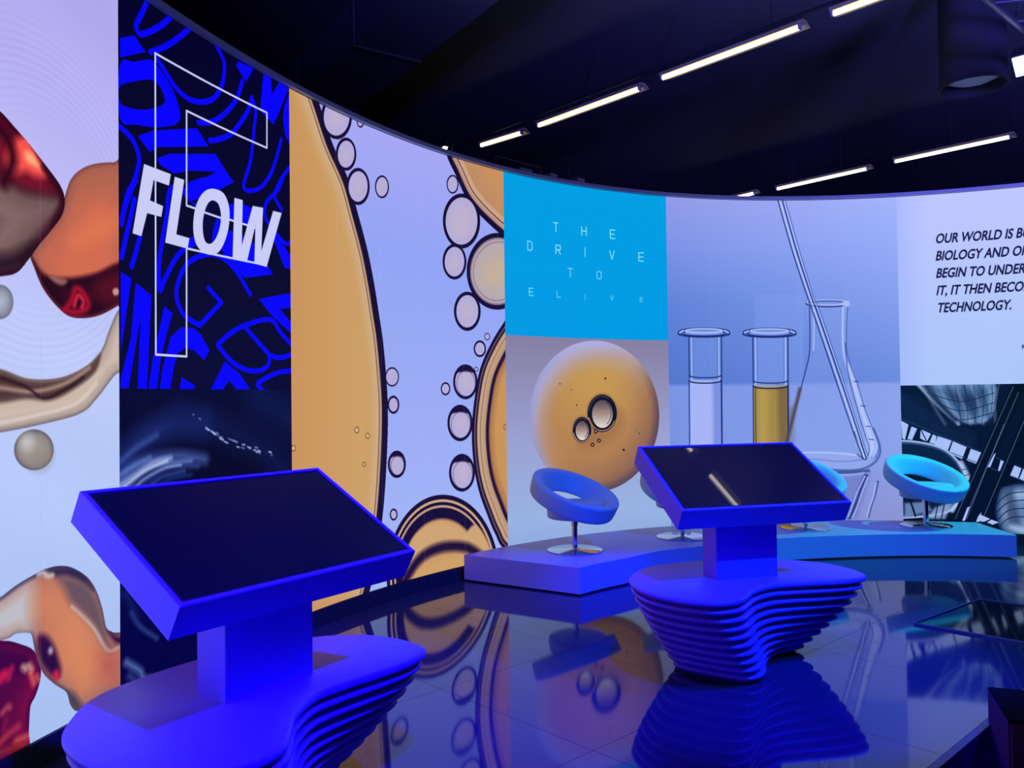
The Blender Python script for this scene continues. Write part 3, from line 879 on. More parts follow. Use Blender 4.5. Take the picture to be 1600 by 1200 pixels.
# upper duct
P = curve([(100, 700), (180, 700), (380, 700), (388, 790), (372, 836), (330, 852), (270, 846), (215, 806), (160, 752)], *K)
c.area(P, None, soft=.02, shade=steel)
for k in range(9):
    c.line(curve([(130 + k * 28, 700), (165 + k * 27, 770), (215 + k * 22, 850)], *K, closed=False), .02, srgb(*((20, 36, 74) if k % 2 else (150, 178, 214))), soft=.035, alpha=.5)
for k in range(3):
    c.line(curve([(150 + k * 32, 740 + k * 34), (270, 772 + k * 32), (385, 742 + k * 34)], *K, closed=False), .008, srgb(16, 26, 60), alpha=.9)
for k in range(5):
    c.line(curve([(250 + k * 32, 715), (262 + k * 29, 780), (270 + k * 24, 846)], *K, closed=False), .006, srgb(16, 26, 60), alpha=.8)
c.line(curve([(112, 705), (150, 745), (205, 800), (262, 850)], *K, closed=False), .03, srgb(150, 176, 214), soft=.02, alpha=.8)
c.line(curve([(140, 705), (180, 760), (250, 835)], *K, closed=False), .05, srgb(16, 30, 66), soft=.04, alpha=.8)
for k in range(12):
    c.line(pl([(64, 745 + k * 9), (150 + k * 9, 772 + k * 10)], *K), .005, srgb(30, 54, 98), alpha=.6)
for k in range(6):
    c.line(pl([(160, 850 + k * 7), (330, 900 + k * 7)], *K), .005, srgb(24, 44, 86), alpha=.6)
# glazed strip running down to the right
win = srgb(166, 190, 244)
for q in ([(62, 838), (88, 852), (76, 905), (66, 900)], [(98, 858), (118, 866), (100, 906), (84, 902)], [(130, 868), (166, 884), (152, 912), (128, 900)], [(172, 886), (186, 892), (180, 920), (160, 915)],
          [(190, 892), (238, 908), (222, 948), (176, 926)], [(242, 910), (290, 930), (274, 972), (228, 950)], [(304, 936), (342, 950), (326, 990), (290, 976)],
          [(346, 950), (360, 956), (344, 998), (330, 992)], [(408, 975), (446, 992), (432, 1026), (398, 1012)], [(452, 992), (480, 1004), (468, 1040), (436, 1028)], [(486, 1006), (530, 1024), (516, 1060), (472, 1042)],
          [(540, 1030), (600, 1052), (586, 1088), (526, 1066)], [(610, 1056), (680, 1084), (664, 1120), (598, 1092)]):
    c.area(pl(q, *K), win)
c.line(pl([(130, 868), (152, 912)], *K), .01, srgb(10, 20, 56))
c.line(pl([(60, 830), (200, 890), (700, 1090)], *K), .012, srgb(40, 70, 120), alpha=.6)
c.line(pl([(60, 905), (180, 928), (700, 1130)], *K), .012, srgb(40, 70, 120), alpha=.6)
# duct behind the seat
P = curve([(-60, 905), (56, 905), (110, 908), (180, 922), (235, 950), (278, 1000), (292, 1050), (280, 1100), (240, 1150), (180, 1170), (56, 1180), (-60, 1180)], *K)
c.area(P, None, soft=.01, shade=[(0, srgb(150, 180, 222)), (.012, srgb(170, 196, 236)), (.025, srgb(60, 90, 140)), (.05, srgb(10, 26, 60)), (.4, srgb(6, 18, 48))])
c.line(curve([(240, 1150), (285, 1090), (294, 1040), (270, 985)], *K, closed=False), .05, srgb(170, 196, 238), soft=.03, alpha=.9)
for k in range(5):
    c.line(pl([(272 + k, 1010 + k * 22), (296, 1004 + k * 22)], *K), .008, srgb(30, 52, 100))
c.area(pl([(74, 1125), (150, 1120), (170, 1150), (74, 1176)], *K), srgb(120, 150, 200), soft=.03, alpha=.8)
c.line(pl([(92, 1110), (112, 1170)], *K), .018, srgb(4, 12, 40))
c.area(pl([(180, 1140), (245, 1118), (215, 1180), (150, 1180)], *K), srgb(150, 176, 224), soft=.03, alpha=.8)
for x in (190, 212):
    c.line(pl([(x, 1130), (x - 10, 1180)], *K), .01, srgb(10, 24, 60))
# dark struts with light edges
for a, b, ww in (((478, 700), (268, 1190), .13), ((400, 860), (250, 1190), .09), ((560, 700), (330, 1240), .1)):
    c.line(pl([a, b], *K), ww, srgb(2, 6, 26))
for a, b in (((452, 720), (250, 1180)), ((470, 740), (300, 1140)), ((420, 850), (290, 1180)), ((404, 700), (388, 800)), ((540, 720), (300, 1290))):
    c.line(pl([a, b], *K), .007, srgb(120, 140, 186), alpha=.6)
for q in ([(292, 1140), (302, 1136), (284, 1186), (274, 1186)], [(384, 956), (392, 950), (372, 1000), (362, 1000)], [(330, 1170), (342, 1156), (334, 1190), (322, 1190)]):
    c.area(pl(q, *K), win)
# lower right duct
P = curve([(404, 1080), (440, 1062), (489, 1056), (560, 1070), (600, 1130), (590, 1220), (520, 1260), (420, 1230), (390, 1160)], *K)
c.area(P, None, soft=.015, shade=[(0, srgb(20, 36, 70)), (.03, srgb(60, 90, 134)), (.1, srgb(150, 178, 214)), (.2, srgb(110, 140, 184)), (.4, srgb(40, 60, 100))])
for k in range(4):
    c.line(curve([(392 + k * 4, 1130 + k * 26), (450, 1090 + k * 28), (600, 1086 + k * 30)], *K, closed=False), .009, srgb(20, 34, 70))
c.area(pl([(420, 1085), (450, 1074), (480, 1200), (430, 1200)], *K), srgb(20, 34, 70), soft=.06, alpha=.6)
for q in ([(336, 1164), (372, 1180), (350, 1190), (330, 1186)], [(376, 1182), (402, 1192), (380, 1200), (360, 1192)]):
    c.area(pl(q, *K), win)
ART['hall'] = c
# ------------------------------------------------------------------ materials
M_BLACK = material('black_matte', (0.012, 0.012, 0.016), 0.6, noise=.1)
M_VIOLET_LIT = material('white_lacquer_violet_light', (0.23, 0.08, 0.51), 0.45, spec=0.3, noise=.06)  # consoles are white; the violet light on them is tinted into this colour
M_PLAT = material('white_platform_violet_light', (0.40, 0.29, 0.49), 0.45, spec=0.3, noise=.06)  # white paint with the violet light on the platform mixed into its colour
M_SEAT = material('white_leatherette_blue_light', (0.32, 0.43, 0.56), 0.5, spec=0.3, noise=.08, scale=60)  # white seats; blue of the light falling on them is put into the colour
M_CHROME = material('chrome', (0.75, 0.76, 0.8), 0.12, metal=1.0, noise=.04)
M_GLASS = material('black_screen_glass_glow', (0.002, 0.002, 0.003), 0.3, spec=0.3, emit=(0.0, 0.0, 0.03), strength=0.6, coat=0.8)  # navy tone of the dark screen is put in as a faint emission
M_GLASS.node_tree.nodes['Principled BSDF'].inputs['Coat Roughness'].default_value = 0.015
M_BEZEL = material('screen_bezel', (0.004, 0.004, 0.006), 0.4)
M_RAIL = material('grey_painted_metal', (0.30, 0.31, 0.36), 0.5, noise=.1)
M_DARKMETAL = material('dark_metal', (0.07, 0.07, 0.085), 0.5, metal=0.3, noise=.1)
M_TUBE = material('lit_tube', (0.9, 0.9, 0.85), 0.4, emit=(1.0, 0.93, 0.70), strength=5.0)
M_LAMPBODY = material('lamp_tray', (0.38, 0.31, 0.15), 0.5, noise=.1)
M_CEIL = material('black_ceiling_paint', (0.08, 0.075, 0.085), 0.9, noise=.08, scale=3)
M_ROOM = material('black_wall_paint', (0.02, 0.02, 0.03), 0.9, noise=.08, scale=3)
M_CARPET = material('dark_carpet', (0.004, 0.004, 0.008), 0.95, spec=.05, noise=.04, scale=200)
M_BOX = material('dark_plum_fabric', (0.13, 0.035, 0.09), 0.8, spec=.1, noise=.1, scale=80)
M_BOXTOP = material('black_fabric', (0.003, 0.002, 0.004), 0.9, spec=.05, noise=.1, scale=80)


def floor_material():
    m = bpy.data.materials.new('black_polished_tiles')
    m.use_nodes = True
    nt = m.node_tree
    b = nt.nodes['Principled BSDF']
    b.inputs['IOR'].default_value = 1.5
    geo = nt.nodes.new('ShaderNodeNewGeometry')
    vm = nt.nodes.new('ShaderNodeMapping')
    vm.vector_type = 'POINT'
    vm.inputs['Rotation'].default_value = (0, 0, math.radians(47))
    nt.links.new(geo.outputs['Position'], vm.inputs['Vector'])
    sx = nt.nodes.new('ShaderNodeSeparateXYZ')
    nt.links.new(vm.outputs['Vector'], sx.inputs[0])
    # tile axes: e2 = along (0.682,-0.731), e1 = along (0.731,0.682)
    def seam(sock, off, per):
        a = nt.nodes.new('ShaderNodeMath'); a.operation = 'SUBTRACT'; a.inputs[1].default_value = off
        nt.links.new(sock, a.inputs[0])
        w_ = nt.nodes.new('ShaderNodeMath'); w_.operation = 'PINGPONG'; w_.inputs[1].default_value = per / 2
        nt.links.new(a.outputs[0], w_.inputs[0])
        l = nt.nodes.new('ShaderNodeMath'); l.operation = 'LESS_THAN'; l.inputs[1].default_value = 0.0016
        nt.links.new(w_.outputs[0], l.inputs[0])
        return l.outputs[0]
    l1, l2 = seam(sx.outputs['X'], -2.427, 1.083), seam(sx.outputs['Y'], 2.725, 1.03)
    mx = nt.nodes.new('ShaderNodeMath'); mx.operation = 'MAXIMUM'
    nt.links.new(l1, mx.inputs[0]); nt.links.new(l2, mx.inputs[1])
    mix = nt.nodes.new('ShaderNodeMix'); mix.data_type = 'RGBA'
    mix.inputs['A'].default_value = (0.026, 0.024, 0.045, 1)
    mix.inputs['B'].default_value = (0.002, 0.002, 0.003, 1)
    nt.links.new(mx.outputs[0], mix.inputs['Factor'])
    nt.links.new(mix.outputs['Result'], b.inputs['Base Color'])
    n = nt.nodes.new('ShaderNodeTexNoise'); n.inputs['Scale'].default_value = 2.5; n.inputs['Detail'].default_value = 5
    nt.links.new(geo.outputs['Position'], n.inputs['Vector'])
    r = nt.nodes.new('ShaderNodeMapRange'); r.inputs['To Min'].default_value = 0.03; r.inputs['To Max'].default_value = 0.075
    nt.links.new(n.outputs['Fac'], r.inputs['Value'])
    rm = nt.nodes.new('ShaderNodeMath'); rm.operation = 'MULTIPLY_ADD'; rm.inputs[1].default_value = 0.7
    nt.links.new(mx.outputs[0], rm.inputs[0]); nt.links.new(r.outputs['Result'], rm.inputs[2])
    nt.links.new(rm.outputs[0], b.inputs['Roughness'])
    return m


M_FLOOR = floor_material()


def screen_material(name, canvas):
    m = bpy.data.materials.new('led_' + name)
    m.use_nodes = True
    nt = m.node_tree
    b = nt.nodes['Principled BSDF']
    b.inputs['Base Color'].default_value = (0.01, 0.01, 0.012, 1)
    b.inputs['Roughness'].default_value = 0.6
    b.inputs['Specular IOR Level'].default_value = 0.1
    uv = nt.nodes.new('ShaderNodeUVMap')
    uv.uv_map = 'UVMap'
    t = nt.nodes.new('ShaderNodeTexImage')
    t.image = canvas.image('led_picture_' + name)
    t.extension = 'EXTEND'
    nt.links.new(uv.outputs['UV'], t.inputs['Vector'])
    nt.links.new(t.outputs['Color'], b.inputs['Emission Color'])
    b.inputs['Emission Strength'].default_value = 1.0
    m.cycles.emission_sampling = 'FRONT'
    return m


# ------------------------------------------------------------------ the room
def poly_slab(name, pts, z0, z1, mat, **kw):
    bm = bmesh.new()
    add_loops(bm, [[(x, y, z0) for x, y in pts], [(x, y, z1) for x, y in pts]])
    return obj(name, bm, mat, **kw)


E1, E2 = np.array([0.7314, 0.6820]), np.array([0.6820, -0.7314])


def tile(u, v_):
    p = E1 * u + E2 * v_
    return (float(p[0]), float(p[1]))


STAGE_EDGE = -1.344
f = poly_slab('floor', [tile(-6, STAGE_EDGE), tile(13, STAGE_EDGE), tile(13, -13), tile(-6, -13)], -0.12, 0.0, M_FLOOR)
tag(f, kind='structure')
f = poly_slab('trim_1', [tile(-6, STAGE_EDGE), tile(-6, STAGE_EDGE + .034), tile(13, STAGE_EDGE + .034), tile(13, STAGE_EDGE)], -0.12, 0.0, material('dark_edge_trim', (0.05, 0.05, 0.06), 0.4, noise=.1))
tag(f, kind='structure')
f = poly_slab('floor_carpet', [(-11, -7), (15, -7), (15, 19), (-11, 19)], -0.22, -0.12, M_CARPET)
tag(f, kind='structure')
CEIL = 5.5
f = poly_slab('ceiling', [(-11, -7), (15, -7), (15, 19), (-11, 19)], CEIL, CEIL + .2, M_CEIL)
tag(f, kind='structure')
for nm, pts in (('wall_back', [(-11, 19), (15, 19), (15, 19.2), (-11, 19.2)]), ('wall_front', [(-11, -7.2), (15, -7.2), (15, -7), (-11, -7)]),
                ('wall_left', [(-11.2, -7.2), (-11, -7.2), (-11, 19.2), (-11.2, 19.2)]), ('wall_right', [(15, -7.2), (15.2, -7.2), (15.2, 19.2), (15, 19.2)])):
    tag(poly_slab(nm, pts, -0.22, CEIL + .2, M_ROOM), kind='structure')

# ------------------------------------------------------------------ curved video wall
wall = thing('video_wall', 'tall curved LED video wall of lit picture panels sweeping round the polished floor', 'video wall', (0, 0, 0))


def strip(s0, s1, z0, z1, off0, off1, n=None, uv=False):
    """slab following the wall; off0/off1 = distance towards the room of its back and its face"""
    n = n or max(2, int((s1 - s0) / 0.08))
    s = np.linspace(s0, s1, n + 1)
    P, _ = s_to_xy(s)
    N = s_normal(s)
    a, b = P + N * off1, P + N * off0
    bm = bmesh.new()
    fr = [[bm.verts.new((*a[i], z)) for i in range(n + 1)] for z in (z0, z1)]
    bk = [[bm.verts.new((*b[i], z)) for i in range(n + 1)] for z in (z0, z1)]
    L = bm.loops.layers.uv.new('UVMap')
    for i in range(n):
        q = bm.faces.new((fr[0][i], fr[0][i + 1], fr[1][i + 1], fr[1][i]))
        for lp, (u, v_) in zip(q.loops, ((i, 0), (i + 1, 0), (i + 1, 1), (i, 1))):
            lp[L].uv = (u / n, v_)
        q2 = [bm.faces.new((bk[0][i + 1], bk[0][i], bk[1][i], bk[1][i + 1])), bm.faces.new((fr[1][i], fr[1][i + 1], bk[1][i + 1], bk[1][i])),
              bm.faces.new((bk[0][i], bk[0][i + 1], fr[0][i + 1], fr[0][i]))]
        for g_ in q2:
            g_.material_index = 1 if uv else 0
    for i in (0, n):
        bm.faces.new((fr[0][i], fr[1][i], bk[1][i], bk[0][i])).material_index = 1 if uv else 0
    return bm


for key, label in (('liquid', 'pale lavender picture of red and amber liquid drops'), ('flow', 'dark panel of blue letterforms reading FLOW'),
                   ('water', 'dark navy picture of rippling water'), ('bubbles', 'amber and lavender picture of oil bubbles'),
                   ('title', 'cyan panel with thin spaced capitals THE DRIVE TO'), ('drop', 'grey picture of one golden drop'),
                   ('glassware', 'pale blue picture of test tubes and a flask'), ('quote', 'pale lavender panel with dark italic quotation'),
                   ('hall', 'dark picture of steel ducts and glazing')):
    cv = ART[key]
    o = obj('led_panel', strip(cv.s0, cv.s1, cv.z0, cv.z1, -0.07, 0.0, uv=True), screen_material(key, cv), wall)
    o.data.materials.append(M_BLACK)
    o['label'] = label
o = obj('top_rail', strip(S_LEFT, S_RIGHT, WALL_TOP + .004, WALL_TOP + .038, -0.10, 0.034), material('top_rail_paint', (0.42, 0.44, 0.50), 0.5, noise=.1), wall)
o['label'] = 'slim grey rail along the top edge'
o = obj('plinth', strip(S_LEFT, S_RIGHT, 0.002, WALL_BOT - .002, -0.10, 0.012), M_BLACK, wall)
o['label'] = 'black skirting under the lit panels'

# ------------------------------------------------------------------ touch consoles
T_OUT = [(-.70, .12), (-.678, .385), (-.566, .57), (-.37, .725), (-.02, .775), (.28, .735), (.50, .635), (.665, .47), (.715, .28), (.69, .11), (.63, .045),
         (.52, .018), (.38, .022), (.19, .045), (.04, .046), (-.115, -.03), (-.21, -.12), (-.315, -.205), (-.46, -.217), (-.605, -.10)]
B_OUT = [(-.455, .24), (-.42, .36), (-.34, .46), (-.20, .54), (0, .57), (.2, .56), (.33, .52), (.42, .46), (.455, .41), (.443, .355), (.40, .333),
         (.31, .312), (.22, .285), (.115, .216), (.04, .13), (-.005, .058), (-.05, -.005), (-.12, -.058), (-.205, -.062), (-.33, .06)]
SLABS, PITCH_Z, BASE_TOP = 10, 0.0505, 0.505
TW, TD, TILT, TZ, TH = 1.0582, 0.6527, 0.50674, 0.94396, 0.1302


def outline(t, grow=0.0):
    e = t ** 1.35
    P = spline(np.array(T_OUT) * (1 - e) + np.array(B_OUT) * e, True, 8)
    d = np.roll(P, -1, 0) - np.roll(P, 1, 0)
    d /= np.maximum(np.linalg.norm(d, axis=1, keepdims=True), 1e-6)
    area_ = np.sum(P[:, 0] * np.roll(P[:, 1], -1) - P[:, 1] * np.roll(P[:, 0], -1))
    nrm = np.stack([d[:, 1], -d[:, 0]], 1) * (1 if area_ > 0 else -1)
    return P + nrm * grow


def make_console(label):
    r = thing('touch_console', label, 'touch console', group='touch consoles')
    # stacked slabs of the foot, top one first
    for k in range(SLABS):
        t = k / (SLABS - 1)
        z1 = BASE_TOP - k * PITCH_Z
        th = 0.027 if k else 0.034
        z0 = max(z1 - th, 0.004)
        bm = bmesh.new()
        prof = [(z0, -.012), (z0 + .004, -.004), (z0 + th * .4, 0), (z0 + th * .7, 0), (z1 - .004, -.004), (z1, -.012)]
        add_loops(bm, [[(x, y, z) for x, y in outline(t, g_)] for z, g_ in prof])
        obj('base_slab', bm, M_VIOLET_LIT, r, smooth=50)
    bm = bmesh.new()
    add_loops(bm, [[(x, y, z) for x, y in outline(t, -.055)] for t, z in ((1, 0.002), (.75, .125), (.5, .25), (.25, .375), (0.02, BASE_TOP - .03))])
    o = obj('base_core', bm, M_VIOLET_LIT, r, smooth=50)
    # upright
    tt = math.tan(TILT)
    under = lambda y: TZ + y * tt - TH / math.cos(TILT) + .004
    bm = bmesh.new()
    x0, x1, y0, y1 = -.20, .195, .236, .402
    add_loops(bm, [[(x0, y0, BASE_TOP), (x1, y0, BASE_TOP), (x1, y1, BASE_TOP), (x0, y1, BASE_TOP)],
                   [(x0, y0, under(y0)), (x1, y0, under(y0)), (x1, y1, under(y1)), (x0, y1, under(y1))]])
    bmesh.ops.bevel(bm, geom=[e for e in bm.edges if abs(e.verts[0].co.z - e.verts[1].co.z) > .2], offset=.003, segments=2, affect='EDGES')
    obj('post', bm, M_VIOLET_LIT, r)
    # tilted display
    Mt = Matrix.Translation((0, 0, TZ)) @ Matrix.Rotation(TILT, 4, 'X')
    bm = bmesh.new()
    rim, dep = .017, .010
    def ring(w_, d0, d1, z):
        return [(-w_, d0, z), (w_, d0, z), (w_, d1, z), (-w_, d1, z)]
    h_ = TW / 2
    loops = [ring(h_ - .004, .004, TD - .004, -TH), ring(h_, 0, TD, -TH + .004), ring(h_, 0, TD, -.003), ring(h_ - .003, .003, TD - .003, 0),
             ring(h_ - rim, rim, TD - rim, 0), ring(h_ - rim, rim, TD - rim, -dep)]
    add_loops(bm, [[Mt @ Vector(c_) for c_ in lp] for lp in loops])
    h = obj('display_housing', bm, M_VIOLET_LIT, r)
    bm = bmesh.new()
    hi_ = h_ - rim - .001
    add_loops(bm, [[Mt @ Vector(c_) for c_ in lp] for lp in (ring(hi_, rim + .001, TD - rim - .001, -dep + .0005), ring(hi_, rim + .001, TD - rim - .001, -.0045),
                                                          ring(hi_ - .012, rim + .013, TD - rim - .013, -.0045), ring(hi_ - .012, rim + .013, TD - rim - .013, -.0055))])
    b_ = obj('bezel', bm, M_BEZEL, h)
    b_['label'] = 'black border round the glass'
    bm = bmesh.new()
    add_loops(bm, [[Mt @ Vector(c_) for c_ in lp] for lp in (ring(hi_ - .0125, rim + .0135, TD - rim - .0135, -.0056), ring(hi_ - .0125, rim + .0135, TD - rim - .0135, -.004))])
    g_ = obj('touchscreen', bm, M_GLASS, h)
    g_['label'] = 'dark glass screen with a faint blue glow put in'
    return r


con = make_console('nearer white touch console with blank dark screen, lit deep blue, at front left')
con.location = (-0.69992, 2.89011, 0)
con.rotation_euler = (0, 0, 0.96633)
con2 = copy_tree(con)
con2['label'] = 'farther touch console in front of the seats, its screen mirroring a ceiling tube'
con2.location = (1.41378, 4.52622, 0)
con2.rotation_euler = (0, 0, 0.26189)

# ------------------------------------------------------------------ curved seating platform
PZ = 0.2234
front = spline([(.512, 6.455), (.70, 6.635), (.92, 6.815), (1.26, 7.12), (1.64, 7.31), (2.05, 7.52), (2.46, 7.68), (3.02, 7.785), (3.59, 7.833), (4.2, 7.80), (4.71, 7.69)], False, 5)
back_s = np.linspace(float(W([(717, 850)])[0, 0]), float(W([(1523, 800)])[0, 0]), 40)
bp, _ = s_to_xy(back_s)
bp = bp + s_normal(back_s) * .06
back = [tuple(p) for p in bp]
lp = [tuple(p) for p in front] + back[::-1]
plat = thing('seating_platform', 'low curved white platform carrying the four ring seats', 'platform')


def inset_poly(P, d):
    P = np.asarray(P)
    a = P - np.roll(P, 1, 0)
    b = np.roll(P, -1, 0) - P
    na = np.stack([-a[:, 1], a[:, 0]], 1) / np.linalg.norm(a, axis=1, keepdims=True)
    nb = np.stack([-b[:, 1], b[:, 0]], 1) / np.linalg.norm(b, axis=1, keepdims=True)
    m_ = na + nb
    m_ = m_ / np.maximum(np.sum(m_ * na, 1, keepdims=True), .3)
    return P + m_ * d * 1.0


bm = bmesh.new()
add_loops(bm, [[(x, y, .014) for x, y in lp], [(x, y, PZ - .003) for x, y in lp], [(x, y, PZ) for x, y in inset_poly(lp, .003)]])
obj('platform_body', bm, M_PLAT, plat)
bm = bmesh.new()
q = inset_poly(lp, .05)
add_loops(bm, [[(x, y, .001) for x, y in q], [(x, y, .0145) for x, y in q]])
o = obj('recessed_foot', bm, M_BLACK, plat)
o['label'] = 'black recessed foot strip'


# ------------------------------------------------------------------ ring seats
def make_seat():
    r = thing('ring_chair', 'x', 'chair', group='ring seats on the curved platform')
    bm = bmesh.new()
    add_lathe(bm, [(.238, 0), (.242, .003), (.242, .009), (.236, .013), (.05, .018), (.034, .03)], 48)
    obj('base_disc', bm, M_CHROME, r, smooth=40)
    bm = bmesh.new()
    add_lathe(bm, [(.026, .02), (.026, .33)], 24)
    add_lathe(bm, [(.032, .22), (.032, .33)], 24)
    obj('column', bm, M_CHROME, r, smooth=40)
    # seat pad: level cushion
    bm = bmesh.new()
    add_lathe(bm, [(.10, .286), (.235, .290), (.252, .300), (.256, .35), (.246, .412), (.226, .428), (.18, .434), (.02, .436)], 48, Matrix.Translation((0, -.02, 0)))
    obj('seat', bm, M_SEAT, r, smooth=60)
    # tilted ring: rounded band all round
    bm = bmesh.new()
    R0, n = .335, 72
    sec = [(.020, -.088), (.046, -.078), (.056, -.03), (.062, .040), (.060, .058), (.046, .068), (.006, .067), (-.030, .048), (-.078, -.010), (-.114, -.060), (-.116, -.082), (-.080, -.092)]
    sec = spline(sec, True, 3)
    tl = math.radians(24)
    Mr = Matrix.Translation((0, .0, .488)) @ Matrix.Rotation(tl, 4, 'X')
    rings = []
    for k in range(n):
        a = 2 * math.pi * k / n
        rings.append([bm.verts.new(Mr @ Vector(((R0 + x) * math.cos(a), (R0 + x) * math.sin(a), z))) for x, z in sec])
    m_ = len(sec)
    for k in range(n):
        A_, B_ = rings[k], rings[(k + 1) % n]
        for j in range(m_):
            bm.faces.new((A_[j], B_[j], B_[(j + 1) % m_], A_[(j + 1) % m_]))
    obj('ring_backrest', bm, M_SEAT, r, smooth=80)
    return r


# the ring dips towards local -Y, so rz turns the sitter's side
seat = make_seat()
for i, (x, y, face, label) in enumerate((
        (.532, 7.19, 50, 'blue-lit ring chair nearest the left end of the platform'),
        (1.60, 7.80, 30, 'ring chair half hidden behind the left edge of the farther console'),
        (2.93, 8.24, 22, 'ring chair mostly hidden behind the right edge of the farther console'),
        (4.165, 8.285, 20, 'cyan-lit ring chair nearest the right end of the platform'))):
    o = seat if i == 0 else copy_tree(seat)
    o.location = (x, y, PZ)
    o.rotation_euler = (0, 0, math.radians(face))
    o['label'] = label

# ------------------------------------------------------------------ ceiling fittings
DIR = Vector((0.677, -0.736, 0)).normalized()
LZ = 4.9


def tube_lamp(p, q, label, row):
    p, q = Vector(p), Vector(q)
    L = (q - p).length
    mid = (p + q) / 2
    ang = math.atan2(q.y - p.y, q.x - p.x)
    t = thing('tube_light', label, 'ceiling light', (mid.x, mid.y, LZ), ang, row)
    bm = bmesh.new()
    prof = [(-.03, .036), (-.03, .07), (.04, .07), (.105, .03), (.103, .022), (.035, .045), (.02, .038)]
    add_loops(bm, [[(x, y, z) for y, z in prof] for x in (-L / 2 - .03, L / 2 + .06)])
    obj('tray', bm, M_LAMPBODY, t)
    bm = bmesh.new()
    add_tube(bm, (-L / 2, 0, .012), (L / 2, 0, .012), .019, 14)
    obj('tube', bm, M_TUBE, t, smooth=50)
    for s_ in (-1, 1):
        bm = bmesh.new()
        add_box(bm, (s_ * (L / 2 + .012), 0, .02), (.022, .05, .05), bevel=.004)
        obj('end_cap', bm, M_RAIL, t)
    for s_ in (-1, 1):
        bm = bmesh.new()
        add_tube(bm, (s_ * L * .36, 0, .07), (s_ * L * .36, 0, .099), .006, 8)
        obj('hanger', bm, M_BLACK, t)
    return t


def on_lamp(px, py):
    return at_depth(px, py, LZ)


G1, G2 = 'nearer row of ceiling tubes', 'farther row of ceiling tubes'
for a, b, lab, g_ in (((1303, 24), (1440, -26), 'warm white ceiling tube cut off by the top edge of the photo', G1),
                      ((1036, 124), (1248, 46), 'longest warm white ceiling tube, in the nearer row', G1),
                      ((842, 198), (998, 141.5), 'warm white ceiling tube left of the longest one, above the cyan panel', G1),
                      ((752, 229), (814, 210), 'short-looking warm white ceiling tube just above the bubble panel', G1),
                      ((1399, 254), (1577, 216), 'warm white ceiling tube above the quotation panel', G2),
                      ((1215, 296.5), (1354, 265.5), 'warm white ceiling tube above the flask rod', G2),
                      ((1110, 319.5), (1178, 303.5), 'warm white ceiling tube with only its tip over the screen edge', G2)):
    tube_lamp(on_lamp(*a), on_lamp(*b), lab, g_)

# rails the tubes hang from, between the tubes
for a, b, lab in (((700, 246), (1500, -48), 'dark conduit running along the nearer row of tubes'), ((1140, 312), (1640, 203), 'dark conduit running along the farther row of tubes')):
    p, q = on_lamp(*a), on_lamp(*b)
    bm = bmesh.new()
    p.z = q.z = LZ + .118
    add_tube(bm, p, q, .018, 10)
    cd_ = tag(obj('conduit', bm, M_BLACK), lab, 'conduit')
    for k in range(6):
        h_ = p.lerp(q, (k + .5) / 6)
        bm = bmesh.new()
        add_tube(bm, h_ + Vector((0, 0, .018)), (h_.x, h_.y, CEIL), .004, 8)
        obj('hanger', bm, M_BLACK, cd_)

# boxed air duct crossing under the ceiling
p, q = Vector((-3.6, 11.6, 0)), Vector((3.4, 1.0, 0))
d = (q - p).normalized()
nrm = Vector((-d.y, d.x, 0))
bm = bmesh.new()
c4 = [p - nrm * .35, q - nrm * .35, q + nrm * .35, p + nrm * .35]
add_loops(bm, [[(v_.x, v_.y, 4.95) for v_ in c4], [(v_.x, v_.y, 5.4) for v_ in c4]])
duct = tag(obj('air_duct', bm, M_CEIL), 'long dark boxed air duct under the ceiling left of the tubes', 'duct')
for k in range(7):
    a = p + d * (1.2 + k * 1.6)
    bm = bmesh.new()
    ca = [a - nrm * .365 - d * .02, a - nrm * .365 + d * .02, a + nrm * .365 + d * .02, a + nrm * .365 - d * .02]
    add_loops(bm, [[(v_.x, v_.y, 4.935) for v_ in ca], [(v_.x, v_.y, 5.405) for v_ in ca]])
    obj('flange', bm, M_CEIL, duct)

# round drum
dr = thing('ceiling_drum', 'round dark drum diffuser hanging from the ceiling near the blue spotlight', 'air diffuser', (4.17, 7.28, 4.3))
bm = bmesh.new()
add_lathe(bm, [(.262, 0), (.285, 0), (.285, .02), (.27, .03), (.27, CEIL - 4.3), (.255, CEIL - 4.3), (.255, .03), (.262, 0)], 48, cap=False)
obj('drum_shell', bm, material('drum_black', (0.03, 0.03, 0.035), 0.9, spec=.1, noise=.05), dr, smooth=40)
bm = bmesh.new()
add_lathe(bm, [(.02, .05), (.16, .06), (.25, .10), (.25, .115), (.02, .11)], 48)
obj('diffuser_plate', bm, M_RAIL, dr, smooth=40)

# lighting truss and the blue spotlight hung from it
tp, tq = Vector((2.1, 4.62, 0)), Vector((6.9, 8.78, 0))
td = (tq - tp).normalized()
tn = Vector((-td.y, td.x, 0))
truss = thing('lighting_truss', 'dark metal lighting truss at the top right corner', 'truss', (0, 0, 0))
L = (tq - tp).length
ch = []
for sn, z in ((0, 4.35), (-.3, 4.35), (0, 4.65), (-.3, 4.65)):
    a, b = tp + tn * sn, tq + tn * sn
    a.z = b.z = z
    ch.append((a, b))
    bm = bmesh.new()
    add_tube(bm, a, b, .025, 12)
    obj('chord', bm, M_DARKMETAL, truss, smooth=40)
nb = 14
for k in range(nb):
    t0, t1 = k / nb, (k + .5) / nb
    for (i, j) in ((0, 2), (1, 3), (0, 1)):
        a = ch[i][0].lerp(ch[i][1], t0)
        b = ch[j][0].lerp(ch[j][1], t1)
        bm = bmesh.new()
        add_tube(bm, a, b, .01, 8)
        obj('brace', bm, M_DARKMETAL, truss, smooth=40)
